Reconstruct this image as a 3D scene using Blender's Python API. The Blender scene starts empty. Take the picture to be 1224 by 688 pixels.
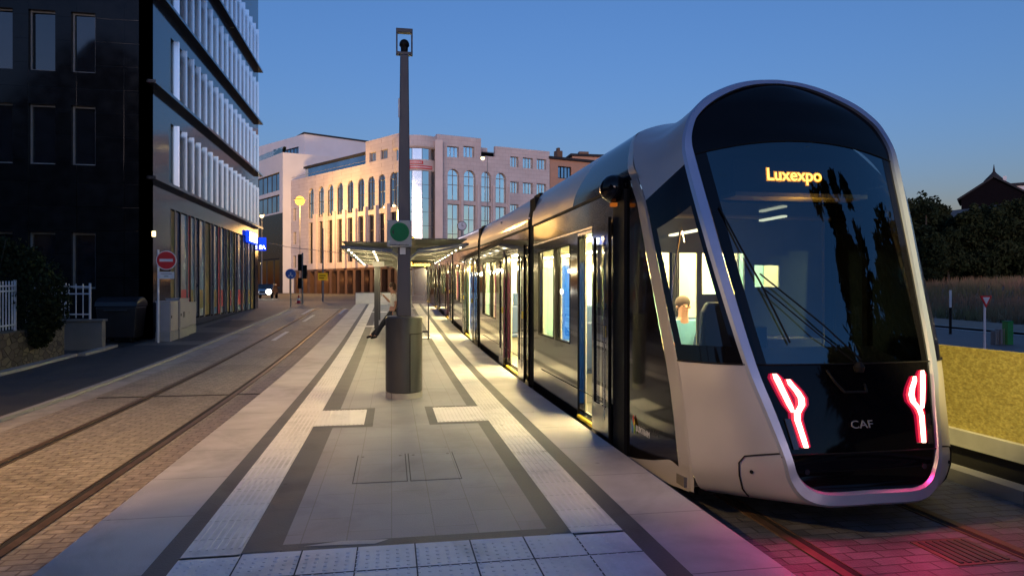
import bpy, math, random
from mathutils import Vector, Matrix
R = math.radians
random.seed(7)
C = bpy.context.scene.collection
# ---------------------------------------------------------------- frame of reference
# x: to the right of the platform axis, y: along the tram tracks, z: height over the near rails
F = 816.0; YH = 346.0; HE = 1.85
PSI = math.atan((612 - 468) / F); CP, SP = math.cos(PSI), math.sin(PSI)

def w2(X, Z):            # metres right of / in front of the tripod -> site x, y
    return (X * CP + Z * SP, -X * SP + Z * CP)

def rise(s):             # the street climbs gently away from the stop
    if s < 9: return 0.0
    if s < 21: return (s - 9) ** 2 / 24 * 0.033
    if s < 38: return 0.198 + (s - 21) * 0.033
    return 0.759 + (min(s, 150) - 38) * 0.0055

def sm(t):
    t = max(0.0, min(1.0, t)); return t * t * (3 - 2 * t)

def ground(l, s):
    z = rise(s)
    if l > 10:
        X = l * CP - s * SP; Z = l * SP + s * CP
        d = (X - 17.7) * .935 + (Z - 25.8) * .355
        z += sm(d / 32) * 1.5 * sm((l - 12) / 8) + sm((d - 34) / 90) * 17 * sm((l - 30) / 30)
    return z

# ---------------------------------------------------------------- materials
MATS = {}
def nodes_of(name):
    m = bpy.data.materials.new(name); m.use_nodes = True
    nt = m.node_tree; nt.nodes.clear()
    return m, nt, nt.nodes, nt.links

def pm(name, col, rough=.5, metal=0, var=.12, vscale=3.0, bump=0, bscale=40.0, brick=None, spec=.5, emit=None, estr=0, coat=0, rvar=.12, stretch=None, second=None, patch=None, stain=None):
    if name in MATS: return MATS[name]
    m, nt, N, L = nodes_of(name)
    out = N.new('ShaderNodeOutputMaterial'); b = N.new('ShaderNodeBsdfPrincipled')
    L.new(b.outputs[0], out.inputs[0])
    b.inputs['Metallic'].default_value = metal
    b.inputs['Specular IOR Level'].default_value = spec
    b.inputs['Coat Weight'].default_value = coat
    b.inputs['Coat Roughness'].default_value = .04
    geo = N.new('ShaderNodeNewGeometry')
    mp = N.new('ShaderNodeMapping'); L.new(geo.outputs['Position'], mp.inputs[0])
    if stretch: mp.inputs['Scale'].default_value = stretch
    nz = N.new('ShaderNodeTexNoise'); nz.inputs['Scale'].default_value = vscale; nz.inputs['Detail'].default_value = 6
    L.new(mp.outputs[0], nz.inputs['Vector'])
    rp = N.new('ShaderNodeMapRange'); rp.inputs['From Min'].default_value = .3; rp.inputs['From Max'].default_value = .7
    rp.inputs['To Min'].default_value = 1 - var; rp.inputs['To Max'].default_value = 1 + var
    L.new(nz.outputs['Fac'], rp.inputs['Value'])
    mul = N.new('ShaderNodeVectorMath'); mul.operation = 'SCALE'
    L.new(rp.outputs[0], mul.inputs['Scale'])
    src = None; bheight = None
    if brick:
        br = N.new('ShaderNodeTexBrick')
        br.inputs['Scale'].default_value = 1
        br.inputs['Brick Width'].default_value = brick['w']; br.inputs['Row Height'].default_value = brick['h']
        br.inputs['Mortar Size'].default_value = brick.get('m', .01); br.inputs['Mortar Smooth'].default_value = .3
        br.offset = brick.get('off', .5)
        c1 = col; f = brick.get('f', .78)
        br.inputs['Color1'].default_value = (*c1, 1); br.inputs['Color2'].default_value = (*[x * f for x in (second or col)], 1)
        br.inputs['Mortar'].default_value = (*brick.get('mc', [x * .45 for x in col]), 1)
        if brick.get('plane', 'xy') == 'xy':
            if brick.get('swap'):
                sx = N.new('ShaderNodeSeparateXYZ'); cx = N.new('ShaderNodeCombineXYZ')
                L.new(geo.outputs['Position'], sx.inputs[0]); L.new(sx.outputs[1], cx.inputs[0]); L.new(sx.outputs[0], cx.inputs[1])
                L.new(cx.outputs[0], br.inputs['Vector'])
            else:
                L.new(geo.outputs['Position'], br.inputs['Vector'])
        else:
            sx = N.new('ShaderNodeSeparateXYZ'); cx = N.new('ShaderNodeCombineXYZ'); ad = N.new('ShaderNodeMath'); ad.operation = 'ADD'
            L.new(geo.outputs['Position'], sx.inputs[0]); L.new(sx.outputs[0], ad.inputs[0]); L.new(sx.outputs[1], ad.inputs[1])
            L.new(ad.outputs[0], cx.inputs[0]); L.new(sx.outputs[2], cx.inputs[1]); L.new(cx.outputs[0], br.inputs['Vector'])
        L.new(br.outputs['Color'], mul.inputs[0]); bheight = br.outputs['Fac']
    elif second:
        n2 = N.new('ShaderNodeTexNoise'); n2.inputs['Scale'].default_value = patch or vscale * .35; n2.inputs['Detail'].default_value = 5
        L.new(mp.outputs[0], n2.inputs['Vector'])
        r2 = N.new('ShaderNodeMapRange'); r2.inputs['From Min'].default_value = .42; r2.inputs['From Max'].default_value = .6
        L.new(n2.outputs['Fac'], r2.inputs['Value'])
        mx = N.new('ShaderNodeMix'); mx.data_type = 'RGBA'
        mx.inputs[6].default_value = (*col, 1); mx.inputs[7].default_value = (*second, 1)
        L.new(r2.outputs[0], mx.inputs[0]); L.new(mx.outputs[2], mul.inputs[0])
    else:
        mul.inputs[0].default_value = col
    if stain:
        sn = N.new('ShaderNodeTexNoise'); sn.inputs['Scale'].default_value = stain[0]; sn.inputs['Detail'].default_value = 9; sn.inputs['Roughness'].default_value = .62; sn.inputs['Distortion'].default_value = .6
        L.new(geo.outputs['Position'], sn.inputs['Vector'])
        sr = N.new('ShaderNodeMapRange'); sr.inputs['From Min'].default_value = .50; sr.inputs['From Max'].default_value = .68; sr.inputs['To Min'].default_value = 1; sr.inputs['To Max'].default_value = 1 - stain[1]
        L.new(sn.outputs['Fac'], sr.inputs['Value'])
        vo = N.new('ShaderNodeTexVoronoi'); vo.inputs['Scale'].default_value = 2.4; L.new(geo.outputs['Position'], vo.inputs['Vector'])
        vr = N.new('ShaderNodeMapRange'); vr.inputs['From Min'].default_value = .045; vr.inputs['From Max'].default_value = .06; vr.inputs['To Min'].default_value = .62; vr.inputs['To Max'].default_value = 1
        L.new(vo.outputs['Distance'], vr.inputs['Value'])
        mm = N.new('ShaderNodeMath'); mm.operation = 'MULTIPLY'; L.new(sr.outputs[0], mm.inputs[0]); L.new(vr.outputs[0], mm.inputs[1])
        m3 = N.new('ShaderNodeVectorMath'); m3.operation = 'SCALE'; L.new(mul.outputs[0], m3.inputs[0]); L.new(mm.outputs[0], m3.inputs['Scale']); mul = m3
    L.new(mul.outputs[0], b.inputs['Base Color'])
    rr = N.new('ShaderNodeMapRange'); rr.inputs['From Min'].default_value = .3; rr.inputs['From Max'].default_value = .7
    rr.inputs['To Min'].default_value = max(0.01, rough * (1 - rvar)); rr.inputs['To Max'].default_value = min(1, rough * (1 + rvar))
    L.new(nz.outputs['Fac'], rr.inputs['Value']); L.new(rr.outputs[0], b.inputs['Roughness'])
    if bump or bheight:
        bp = N.new('ShaderNodeBump'); bp.inputs['Distance'].default_value = .01
        if bump:
            bn = N.new('ShaderNodeTexNoise'); bn.inputs['Scale'].default_value = bscale; bn.inputs['Detail'].default_value = 4
            L.new(mp.outputs[0], bn.inputs['Vector']); bp.inputs['Strength'].default_value = bump
            L.new(bn.outputs['Fac'], bp.inputs['Height'])
        if bheight:
            b2 = N.new('ShaderNodeBump'); b2.invert = True; b2.inputs['Strength'].default_value = brick.get('b', .5); b2.inputs['Distance'].default_value = .008
            L.new(bheight, b2.inputs['Height'])
            if bump: L.new(bp.outputs[0], b2.inputs['Normal'])
            L.new(b2.outputs[0], b.inputs['Normal'])
        else: L.new(bp.outputs[0], b.inputs['Normal'])
    if emit:
        b.inputs['Emission Color'].default_value = (*emit, 1); b.inputs['Emission Strength'].default_value = estr
    MATS[name] = m
    return m

def stone(name, c1, c2, scale, mort):
    m, nt, N, L = nodes_of(name); o = N.new('ShaderNodeOutputMaterial'); b = N.new('ShaderNodeBsdfPrincipled'); L.new(b.outputs[0], o.inputs[0])
    g = N.new('ShaderNodeNewGeometry'); mp = N.new('ShaderNodeMapping'); mp.inputs['Scale'].default_value = (1, 1, 1.7); L.new(g.outputs['Position'], mp.inputs[0])
    v = N.new('ShaderNodeTexVoronoi'); v.inputs['Scale'].default_value = scale; e = N.new('ShaderNodeTexVoronoi'); e.feature = 'DISTANCE_TO_EDGE'; e.inputs['Scale'].default_value = scale
    L.new(mp.outputs[0], v.inputs['Vector']); L.new(mp.outputs[0], e.inputs['Vector'])
    mx = N.new('ShaderNodeMix'); mx.data_type = 'RGBA'; mx.inputs[6].default_value = (*c1, 1); mx.inputs[7].default_value = (*c2, 1)
    sx = N.new('ShaderNodeSeparateColor'); L.new(v.outputs['Color'], sx.inputs[0]); L.new(sx.outputs[0], mx.inputs[0])
    r_ = N.new('ShaderNodeMapRange'); r_.inputs['From Max'].default_value = .07; L.new(e.outputs[0], r_.inputs['Value'])
    m2 = N.new('ShaderNodeMix'); m2.data_type = 'RGBA'; m2.inputs[6].default_value = (*mort, 1); L.new(mx.outputs[2], m2.inputs[7]); L.new(r_.outputs[0], m2.inputs[0])
    L.new(m2.outputs[2], b.inputs['Base Color']); b.inputs['Roughness'].default_value = .85
    bp = N.new('ShaderNodeBump'); bp.inputs['Distance'].default_value = .03; L.new(r_.outputs[0], bp.inputs['Height']); L.new(bp.outputs[0], b.inputs['Normal'])
    return m

def em(name, col, st):
    if name in MATS: return MATS[name]
    m, nt, N, L = nodes_of(name)
    o = N.new('ShaderNodeOutputMaterial'); e = N.new('ShaderNodeEmission')
    e.inputs[0].default_value = (*col, 1); e.inputs[1].default_value = st
    L.new(e.outputs[0], o.inputs[0]); MATS[name] = m
    return m

def glass(name, tint=(.8, .85, .85), refl=.06, top=.9, rough=.01, gcol=(1, 1, 1)):
    if name in MATS: return MATS[name]
    m, nt, N, L = nodes_of(name)
    o = N.new('ShaderNodeOutputMaterial'); t = N.new('ShaderNodeBsdfTransparent'); g = N.new('ShaderNodeBsdfGlossy')
    mx = N.new('ShaderNodeMixShader'); lw = N.new('ShaderNodeLayerWeight'); mr = N.new('ShaderNodeMapRange')
    t.inputs[0].default_value = (*tint, 1); g.inputs['Color'].default_value = (*gcol, 1); g.inputs['Roughness'].default_value = rough
    lw.inputs['Blend'].default_value = .5
    pw = N.new('ShaderNodeMath'); pw.operation = 'POWER'; pw.inputs[1].default_value = 2.6
    L.new(lw.outputs['Facing'], pw.inputs[0]); L.new(pw.outputs[0], mr.inputs['Value'])
    mr.inputs['To Min'].default_value = refl; mr.inputs['To Max'].default_value = top
    L.new(mr.outputs[0], mx.inputs[0]); L.new(t.outputs[0], mx.inputs[1]); L.new(g.outputs[0], mx.inputs[2]); L.new(mx.outputs[0], o.inputs[0])
    MATS[name] = m
    return m

BLACK = (.008, .008, .01)
M = {}
M['gloss'] = pm('black_gloss_paint', (.004, .004, .006), .06, coat=.0, spec=.3, var=.2, rvar=.5)
M['gloss_side'] = pm('black_side_panel', (.006, .005, .005), .09, coat=.35, var=.2, bump=.012, bscale=1.1, stretch=(1, 1, 2.5), spec=.6)
M['silver'] = pm('silver_paint', (.38, .37, .38), .42, metal=.35, var=.04, rvar=.1, coat=.25)
M['frame_silver'] = pm('pale_silver_frame', (.36, .41, .56), .34, metal=.6, var=.04, coat=.1)
M['rubber'] = pm('black_rubber', (.007, .007, .007), .7, spec=.2)
M['chrome'] = pm('satin_steel', (.55, .55, .55), .25, metal=1)
M['cream'] = pm('cream_interior', (.58, .54, .40), .45, var=.05)
M['cyan'] = pm('pale_cyan_interior', (.26, .50, .50), .4, var=.05)
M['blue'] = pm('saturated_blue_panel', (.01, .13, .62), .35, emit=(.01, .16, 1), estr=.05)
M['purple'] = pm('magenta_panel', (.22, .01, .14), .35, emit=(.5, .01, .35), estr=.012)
M['yellow'] = pm('yellow_safety_paint', (.75, .52, .02), .5)
M['tfloor'] = pm('tram_floor_vinyl', (.12, .11, .10), .5)
M['tglass'] = glass('tram_window_glass', (.78, .80, .78), .05, .75)
M['wsglass'] = glass('windscreen_glass', (.20, .25, .28), .15, .9, gcol=(.62, .85, .92))
M['cabglass'] = glass('cab_side_glass', (.62, .64, .62), .05, .7)
M['clear'] = glass('shelter_glass', (.72, .76, .76), .07, .9)
M['bglass'] = pm('mirrored_window_glass', (.92, .92, .92), .04, metal=1, var=.08, vscale=.25, rvar=.3)
M['dglass'] = pm('dark_window_glass', (.015, .017, .02), .05, spec=.9, var=.3, vscale=.5)
M['bluglass'] = pm('blue_tinted_window_glass', (.36, .46, .58), .05, metal=.95, var=.2, vscale=.3)
M['taill'] = em('red_tail_light', (1, .02, .03), .5)
M['lens'] = pm('red_lamp_halo', (.10, .002, .01), .12, emit=(1, .01, .10), estr=.035)  # dim emission paints the red haze spread over the lens
M['tailcore'] = em('tail_light_core', (1, .62, .45), .9)
M['amber'] = em('amber_display', (1, .50, .08), 1.5)
M['amber_halo'] = em('amber_display_halo', (1, .28, .005), .55)  # orange glow painted round the display letters
M['amber_lit'] = em('amber_glow_lens', (1, .25, .03), .045)
M['inlight'] = em('tram_ceiling_light', (1, .78, .35), 33)
M['led'] = em('shelter_led', (1, .86, .55), 3)
M['sodium'] = em('sodium_lamp', (1, .42, .05), .55)
M['sodium_w'] = em('warm_lamp', (1, .75, .35), .6)
M['head'] = em('white_headlight', (1, .93, .75), 6)
M['slab'] = pm('platform_edge_slab', (.46, .44, .46), .55, var=.16, vscale=2.0, bump=.25, bscale=120, brick=dict(w=1.0, h=6, m=.006, f=.97, b=.2, swap=True), stain=(.9, .30))
M['paver'] = pm('platform_paver', (.225, .232, .275), .52, var=.20, vscale=1.3, bump=.25, bscale=120, brick=dict(w=.56, h=.274, m=.004, f=.91, mc=(.15, .15, .16), b=.2, swap=True), stain=(.8, .32))
M['dark'] = pm('dark_platform_band', (.080, .083, .094), .6, var=.2, vscale=5, bump=.3, bscale=90, stain=(1.2, .35))
M['tact'] = pm('white_tactile_tile', (.72, .70, .70), .5, var=.09, vscale=6, bump=.1, bscale=80, brick=dict(w=.345, h=8, m=.005, mc=(.34, .34, .35), f=.93, b=.4, swap=True), stain=(1.6, .30))
M['tile'] = pm('white_warning_tile', (.72, .70, .72), .5, var=.07, vscale=5, stain=(1.8, .28))
M['joint'] = pm('tile_joint', (.05, .05, .055), .8)
M['sett'] = pm('stone_sett', (.28, .25, .215), .6, var=.38, vscale=9, bump=.5, bscale=60, brick=dict(w=.20, h=.10, m=.009, f=.82, mc=(.15, .12, .10), b=.7), second=(.33, .29, .24), stain=(.5, .35))
M['sett_r'] = pm('grey_stone_sett', (.13, .14, .16), .5, var=.30, vscale=6, bump=.5, bscale=60, brick=dict(w=.24, h=.12, m=.008, f=.68, mc=(.045, .045, .05), b=.9), stain=(.6, .40))
M['conc'] = pm('track_edge_concrete', (.30, .28, .26), .7, var=.2, vscale=4, bump=.4, bscale=70, stain=(.8, .35))
M['kerb'] = pm('kerb_stone', (.28, .28, .28), .65, var=.12, vscale=5, bump=.3, bscale=80, brick=dict(w=1, h=4, m=.008, swap=True, b=.3, f=.93))
M['asph'] = pm('asphalt', (.035, .037, .042), .75, var=.25, vscale=2.5, bump=.6, bscale=160)
M['asph2'] = pm('worn_asphalt', (.11, .10, .09), .7, var=.22, vscale=1.3, bump=.4, bscale=120, stain=(.3, .3))
M['rail'] = pm('worn_rail_steel', (.13, .085, .06), .5, metal=.5, var=.3, vscale=8)
M['groove'] = pm('rail_groove', (.012, .010, .009), .85)
M['white'] = pm('white_road_paint', (.62, .61, .58), .6, var=.2, vscale=14)
M['earth'] = pm('ground_asphalt', (.06, .06, .062), .85, var=.2, vscale=.7, bump=.3, bscale=20)
M['granite'] = pm('polished_black_granite', (.010, .011, .013), .10, spec=.20, var=.3, vscale=3, rvar=.3, brick=dict(plane='xz', w=1.37, h=.74, m=.008, mc=(.003, .003, .003), f=.75, b=.1, off=0))
M['granite2'] = pm('polished_grey_granite', (.035, .036, .040), .10, spec=.9, var=.25, vscale=9, rvar=.4)
M['alu'] = pm('brushed_aluminium', (1.0, .93, .92), .20, metal=.95, var=.12, vscale=1.5, stretch=(1, 1, .3))
M['beige'] = pm('pink_granite_cladding', (.55, .50, .50), .6, var=.09, vscale=.5, bump=.15, bscale=8, brick=dict(plane='xz', w=1.2, h=.6, m=.018, f=.93, mc=(.36, .30, .31), b=.2))
M['beige_l'] = pm('light_granite_pier', (.60, .53, .52), .6, var=.08, vscale=.6)
M['brown'] = pm('brown_granite', (.12, .068, .04), .5, var=.15, vscale=2)
M['wwall'] = pm('white_render', (.60, .62, .66), .7, var=.05, vscale=.4)
M['bwall'] = pm('black_cladding', (.015, .015, .018), .25)
M['orange'] = pm('salmon_render', (.42, .25, .18), .75, var=.06)
M['slate'] = pm('slate_roof', (.018, .020, .026), .9, var=.2)
M['darkmet'] = pm('anthracite_metal', (.045, .048, .055), .42, metal=.3, var=.08)
M['polemet'] = pm('dark_grey_pole_paint', (.035, .036, .05), .4, var=.08)
M['greymet'] = pm('grey_painted_metal', (.22, .22, .22), .5)
M['whitemet'] = pm('white_painted_metal', (.62, .62, .66), .45)
M['red'] = pm('red_sign_face', (.55, .01, .015), .4)
M['green'] = pm('green_sign_face', (.0, .17, .055), .45, spec=.2)
M['bluesign'] = pm('blue_sign_face', (.02, .10, .42), .4)
M['blueglow'] = em('lit_blue_sign', (.01, .06, 1), .18)
M['whiteglow'] = em('lit_white_sign', (.75, .85, 1), 1.2)
M['osb'] = pm('chipboard_hoarding', (.48, .41, .13), .7, var=.30, vscale=34, bump=.3, bscale=40, second=(.36, .29, .08), patch=20, stretch=(1, 1, 1.8))
M['stone'] = stone('rubble_stone_wall', (.16, .14, .10), (.06, .055, .05), 4.2, (.03, .028, .025))
M['rend'] = pm('grey_rendered_wall', (.17, .165, .16), .8, var=.12, vscale=3)
M['plastic'] = pm('dark_bin_plastic', (.009, .010, .014), .45)
M['cab'] = pm('utility_cabinet_grey', (.32, .31, .32), .55, var=.08)
M['bark'] = pm('tree_bark', (.05, .04, .03), .9)
M['leaf'] = pm('leaf_dark', (.016, .024, .010), .9, spec=.12, var=.35, vscale=1.2)
M['leaf2'] = pm('leaf_mid', (.030, .038, .017), .9, spec=.12, var=.35, vscale=1.2)
M['pine'] = pm('needle_dark', (.013, .022, .013), .9, spec=.12, var=.35, vscale=1.2)
M['field'] = pm('dry_meadow', (.19, .105, .065), .95, var=.35, vscale=.5, second=(.055, .075, .03), patch=.12)
M['blade'] = pm('dry_grass_blade', (.26, .14, .085), .9, var=.4, vscale=.6, second=(.13, .11, .05), patch=.15)
M['hill'] = pm('wooded_hillside', (.02, .03, .014), .95, var=.4, vscale=.3)
M['skin'] = pm('skin', (.42, .22, .15), .55)
M['shirt'] = pm('pale_shirt', (.62, .60, .54), .8)
M['shirtb'] = pm('light_blue_shirt', (.12, .32, .50), .8)
M['shirtr'] = pm('magenta_shirt', (.42, .03, .12), .8)
M['trouser'] = pm('dark_trousers', (.015, .015, .02), .85)
M['hair'] = pm('brown_hair', (.05, .025, .015), .7)
M['carp'] = pm('dark_car_paint', (.03, .03, .04), .2, coat=.8)
M['wood'] = pm('brown_window_shutter', (.05, .04, .035), .6)
M['seatblue'] = pm('dark_blue_seat', (.02, .045, .12), .7)
M['shopw'] = pm('shop_window_film', (.16, .30, .42), .25, var=.35, vscale=1.6, second=(.30, .33, .34), patch=.8)
M['shopr'] = pm('red_banner', (.42, .03, .05), .5)
M['shopd'] = pm('dark_blue_panel', (.008, .03, .09), .3)
M['shopg'] = pm('olive_poster', (.12, .12, .03), .5, second=(.22, .14, .04), patch=1.5)

# ---------------------------------------------------------------- object helpers
OFF = {}
def tag(o, label=None, cat=None, group=None, kind=None):
    if label: o['label'] = label
    if cat: o['category'] = cat
    if group: o['group'] = group
    if kind: o['kind'] = kind
    return o
def thing(name, label, cat, loc=(0, 0, 0), group=None):
    o = bpy.data.objects.new(name, None); C.objects.link(o); o.location = loc
    o.empty_display_size = .2
    OFF[o.name] = Vector(loc)
    return tag(o, label, cat, group)

class MB:
    def __init__(s, T=None): s.v = []; s.f = []; s.mi = []; s.T = T; s.m = 0
    def add(s, pts):
        i = len(s.v)
        s.v += [tuple(s.T(*p)) if s.T else tuple(p) for p in pts]
        return i
    def face(s, idx): s.f.append(tuple(idx)); s.mi.append(s.m)
    def poly(s, pts):
        i = s.add(pts); s.face(range(i, i + len(pts))); return s
    def box(s, x0, x1, y0, y1, z0, z1, seg=1):
        for k in range(seg):
            a = y0 + (y1 - y0) * k / seg; b = y0 + (y1 - y0) * (k + 1) / seg
            i = s.add([(x0, a, z0), (x1, a, z0), (x1, b, z0), (x0, b, z0), (x0, a, z1), (x1, a, z1), (x1, b, z1), (x0, b, z1)])
            fs = [(0, 3, 2, 1), (4, 5, 6, 7), (1, 2, 6, 5), (3, 0, 4, 7)]
            if k == 0: fs.append((0, 1, 5, 4))
            if k == seg - 1: fs.append((2, 3, 7, 6))
            for q in fs: s.face([i + j for j in q])
        return s
    def sheet(s, x0, x1, y0, y1, z, step=1.0):
        a = y0
        cuts = [y0] + [math.floor(y0 / step) * step + step * k for k in range(1, int((y1 - y0) / step) + 2)]
        cuts = [c for c in cuts if y0 <= c < y1 - 1e-6] + [y1]
        cuts = sorted(set(cuts))
        for a, b in zip(cuts, cuts[1:]): s.poly([(x0, a, z), (x1, a, z), (x1, b, z), (x0, b, z)])
        return s
    def slab(s, x0, x1, y0, y1, z0, z1, step=1.0):   # thick strip following the ground
        n = max(1, int((y1 - y0) / step)); s.box(x0, x1, y0, y1, z0, z1, n); return s
    def tube(s, p0, p1, r0, r1=None, n=10, cap=True):
        r1 = r0 if r1 is None else r1
        p0 = Vector(p0); p1 = Vector(p1); d = (p1 - p0).normalized()
        u = d.cross(Vector((0, 0, 1)) if abs(d.z) < .95 else Vector((1, 0, 0))).normalized(); w = d.cross(u)
        pts = []
        for p, r in ((p0, r0), (p1, r1)):
            for k in range(n):
                a = 2 * math.pi * k / n; pts.append(p + (u * math.cos(a) + w * math.sin(a)) * r)
        i = s.add(pts)
        for k in range(n): s.face((i + k, i + (k + 1) % n, i + n + (k + 1) % n, i + n + k))
        if cap: s.face([i + k for k in range(n)][::-1]); s.face([i + n + k for k in range(n)])
        return s
    def path(s, pts, r, n=8):
        for a, b in zip(pts, pts[1:]): s.tube(a, b, r, r, n)
        return s
    def lathe(s, c, prof, n=24, sx=1, sy=1):
        base = None
        rows = []
        for r, z in prof:
            rows.append(s.add([(c[0] + r * sx * math.cos(2 * math.pi * k / n), c[1] + r * sy * math.sin(2 * math.pi * k / n), c[2] + z) for k in range(n)]))
        for a, b in zip(rows, rows[1:]):
            for k in range(n): s.face((a + k, a + (k + 1) % n, b + (k + 1) % n, b + k))
        if prof[0][0] > 1e-4: s.face([rows[0] + k for k in range(n)][::-1])
        if prof[-1][0] > 1e-4: s.face([rows[-1] + k for k in range(n)])
        return s
    def ball(s, c, r, n=12, sz=1):
        prof = [(max(1e-5, r * math.sin(math.pi * k / (n // 2 + 2))), -r * sz * math.cos(math.pi * k / (n // 2 + 2))) for k in range(n // 2 + 3)]
        return s.lathe(c, prof, n)
    def prism(s, pts, axis, a, b):      # outline in the plane across `axis` ('x','y','z'), extruded a..b
        def P(p, t): return {'x': (t, p[0], p[1]), 'y': (p[0], t, p[1]), 'z': (p[0], p[1], t)}[axis]
        n = len(pts); i = s.add([P(p, a) for p in pts] + [P(p, b) for p in pts])
        s.face([i + k for k in range(n)][::-1]); s.face([i + n + k for k in range(n)])
        for k in range(n): s.face((i + k, i + (k + 1) % n, i + n + (k + 1) % n, i + n + k))
        return s
    def build(s, name, mat, parent=None, warp=False, smooth=False, bevel=0, loc=None, kind=None, recalc=True):
        off = OFF[parent.name] if parent else Vector(loc or (0, 0, 0))
        me = bpy.data.meshes.new(name)
        vs = [Vector(v) for v in s.v]
        if warp: vs = [Vector((v.x, v.y, v.z + rise(v.y))) for v in vs]
        me.from_pydata([tuple(v - off) for v in vs], [], s.f)
        for mm in (mat if isinstance(mat, (list, tuple)) else [mat]): me.materials.append(mm)
        for p, k in zip(me.polygons, s.mi): p.material_index = k
        if recalc:
            import bmesh
            bm = bmesh.new(); bm.from_mesh(me); bmesh.ops.remove_doubles(bm, verts=bm.verts, dist=1e-5)
            bmesh.ops.delete(bm, geom=[v for v in bm.verts if not v.link_faces], context='VERTS'); bmesh.ops.recalc_face_normals(bm, faces=bm.faces); bm.to_mesh(me); bm.free()
        if smooth:
            for p in me.polygons: p.use_smooth = True
        o = bpy.data.objects.new(name, me); C.objects.link(o)
        if parent: o.parent = parent
        else: o.location = off
        OFF[o.name] = off
        if smooth:
            try:
                me.set_sharp_from_angle(angle=R(40))
            except Exception: pass
        if bevel:
            b = o.modifiers.new('bevel', 'BEVEL'); b.width = bevel; b.segments = 2; b.limit_method = 'ANGLE'; b.angle_limit = R(50)
        if kind: o['kind'] = kind
        return o

def copy_tree(o, parent=None):
    c = o.copy(); C.objects.link(c); c.parent = parent
    OFF[c.name] = OFF.get(o.name, Vector())
    for ch in list(o.children): copy_tree(ch, c)
    return c

def text(s, name, mat, parent, loc, rot, size, align='CENTER', ext=.003, sub=None, sx=1, bold=0):
    cu = bpy.data.curves.new(name, 'FONT'); cu.body = s; cu.size = size; cu.extrude = ext; cu.offset = bold; cu.align_x = align; cu.align_y = 'CENTER'
    cu.materials.append(mat)
    o = bpy.data.objects.new(name, cu); C.objects.link(o)
    o.location = Vector(loc) - (OFF[parent.name] if parent else Vector()); o.rotation_euler = rot; o.scale = (sx, 1, 1)
    o.parent = parent
    bpy.context.view_layer.update()
    dg = bpy.context.evaluated_depsgraph_get()
    me = bpy.data.meshes.new_from_object(o.evaluated_get(dg)); lc, ro, scl = o.location.copy(), o.rotation_euler.copy(), o.scale.copy()
    bpy.data.objects.remove(o); bpy.data.curves.remove(cu)
    o = bpy.data.objects.new(name, me); C.objects.link(o); o.location = lc; o.rotation_euler = ro; o.scale = scl; o.parent = parent; me.name = name
    if not me.materials: me.materials.append(mat)
    return o

def holed(mb, u0, u1, h0, h1, holes, th, back=True):
    """wall in (u, depth, h) with rectangular holes (u0,u1,h0,h1[, 'arch'])"""
    us = sorted(set([u0, u1] + [c for q in holes for c in q[:2] if u0 < c < u1]))
    hs = sorted(set([h0, h1] + [c for q in holes for c in q[2:4] if h0 < c < h1]))
    inside = lambda u, h: any(q[0] < u < q[1] and q[2] < h < q[3] for q in holes)
    for a, b in zip(us, us[1:]):
        run = None
        for c, d in zip(hs, hs[1:]):
            if not inside((a + b) / 2, (c + d) / 2):
                mb.poly([(a, 0, c), (b, 0, c), (b, 0, d), (a, 0, d)])
                if back: mb.poly([(a, th, c), (b, th, c), (b, th, d), (a, th, d)])
    for q in holes:
        a, b, c, d = q[:4]
        if len(q) > 4:
            r = (b - a) / 2; sp = d - r; n = 10; cx = (a + b) / 2
            arc = [(cx - r * math.cos(math.pi * k / n), sp + r * math.sin(math.pi * k / n)) for k in range(n + 1)]
            for k in range(n):
                (x0, z0), (x1, z1) = arc[k], arc[k + 1]
                mb.poly([(x0, 0, z0), (x1, 0, z1), (x1, 0, d), (x0, 0, d)])
                mb.poly([(x0, 0, z0), (x1, 0, z1), (x1, th, z1), (x0, th, z0)])
            loop = [(a, sp), (a, c), (b, c), (b, sp)]
        else: loop = [(a, d), (a, c), (b, c), (b, d), (a, d)]
        for (x0, z0), (x1, z1) in zip(loop, loop[1:]): mb.poly([(x0, 0, z0), (x0, th, z0), (x1, th, z1), (x1, 0, z1)])
    mb.poly([(u0, 0, h0), (u0, th, h0), (u0, th, h1), (u0, 0, h1)]); mb.poly([(u1, 0, h0), (u1, th, h0), (u1, th, h1), (u1, 0, h1)])
    mb.poly([(u0, 0, h1), (u1, 0, h1), (u1, th, h1), (u0, th, h1)]); mb.poly([(u0, 0, h0), (u1, 0, h0), (u1, th, h0), (u0, th, h0)])
    return mb

class Facade:
    """plane of a facade from P0 to P1 (site x,y); local u along it, d inward, h up"""
    def __init__(s, P0, P1):
        s.P0 = Vector(P0); s.P1 = Vector(P1); s.L = (s.P1 - s.P0).length; s.d = (s.P1 - s.P0) / s.L
        n = Vector((-s.d.y, s.d.x)); s.n = n if n.dot(s.P0) > 0 else -n
    def T(s, u, d, h):
        p = s.P0 + s.d * u + s.n * d; return (p.x, p.y, h)
    def at(s, x, y):       # survey: bearing and elevation of a point seen on this facade -> u, h
        t = (x - 612) / F; ray = Vector(w2(t, 1.0))
        det = ray.x * (-s.d.y) + ray.y * s.d.x
        k = (s.P0.x * (-s.d.y) + s.P0.y * s.d.x) / det
        p = ray * k; return ((p - s.P0).dot(s.d), HE + (YH - y) * k / F)
    def rect(s, x0, x1, y0, y1):
        u0 = s.at(x0, y0)[0]; u1 = s.at(x1, y0)[0]; xm = (x0 + x1) / 2
        return (min(u0, u1), max(u0, u1), s.at(xm, y1)[1], s.at(xm, y0)[1])

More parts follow.
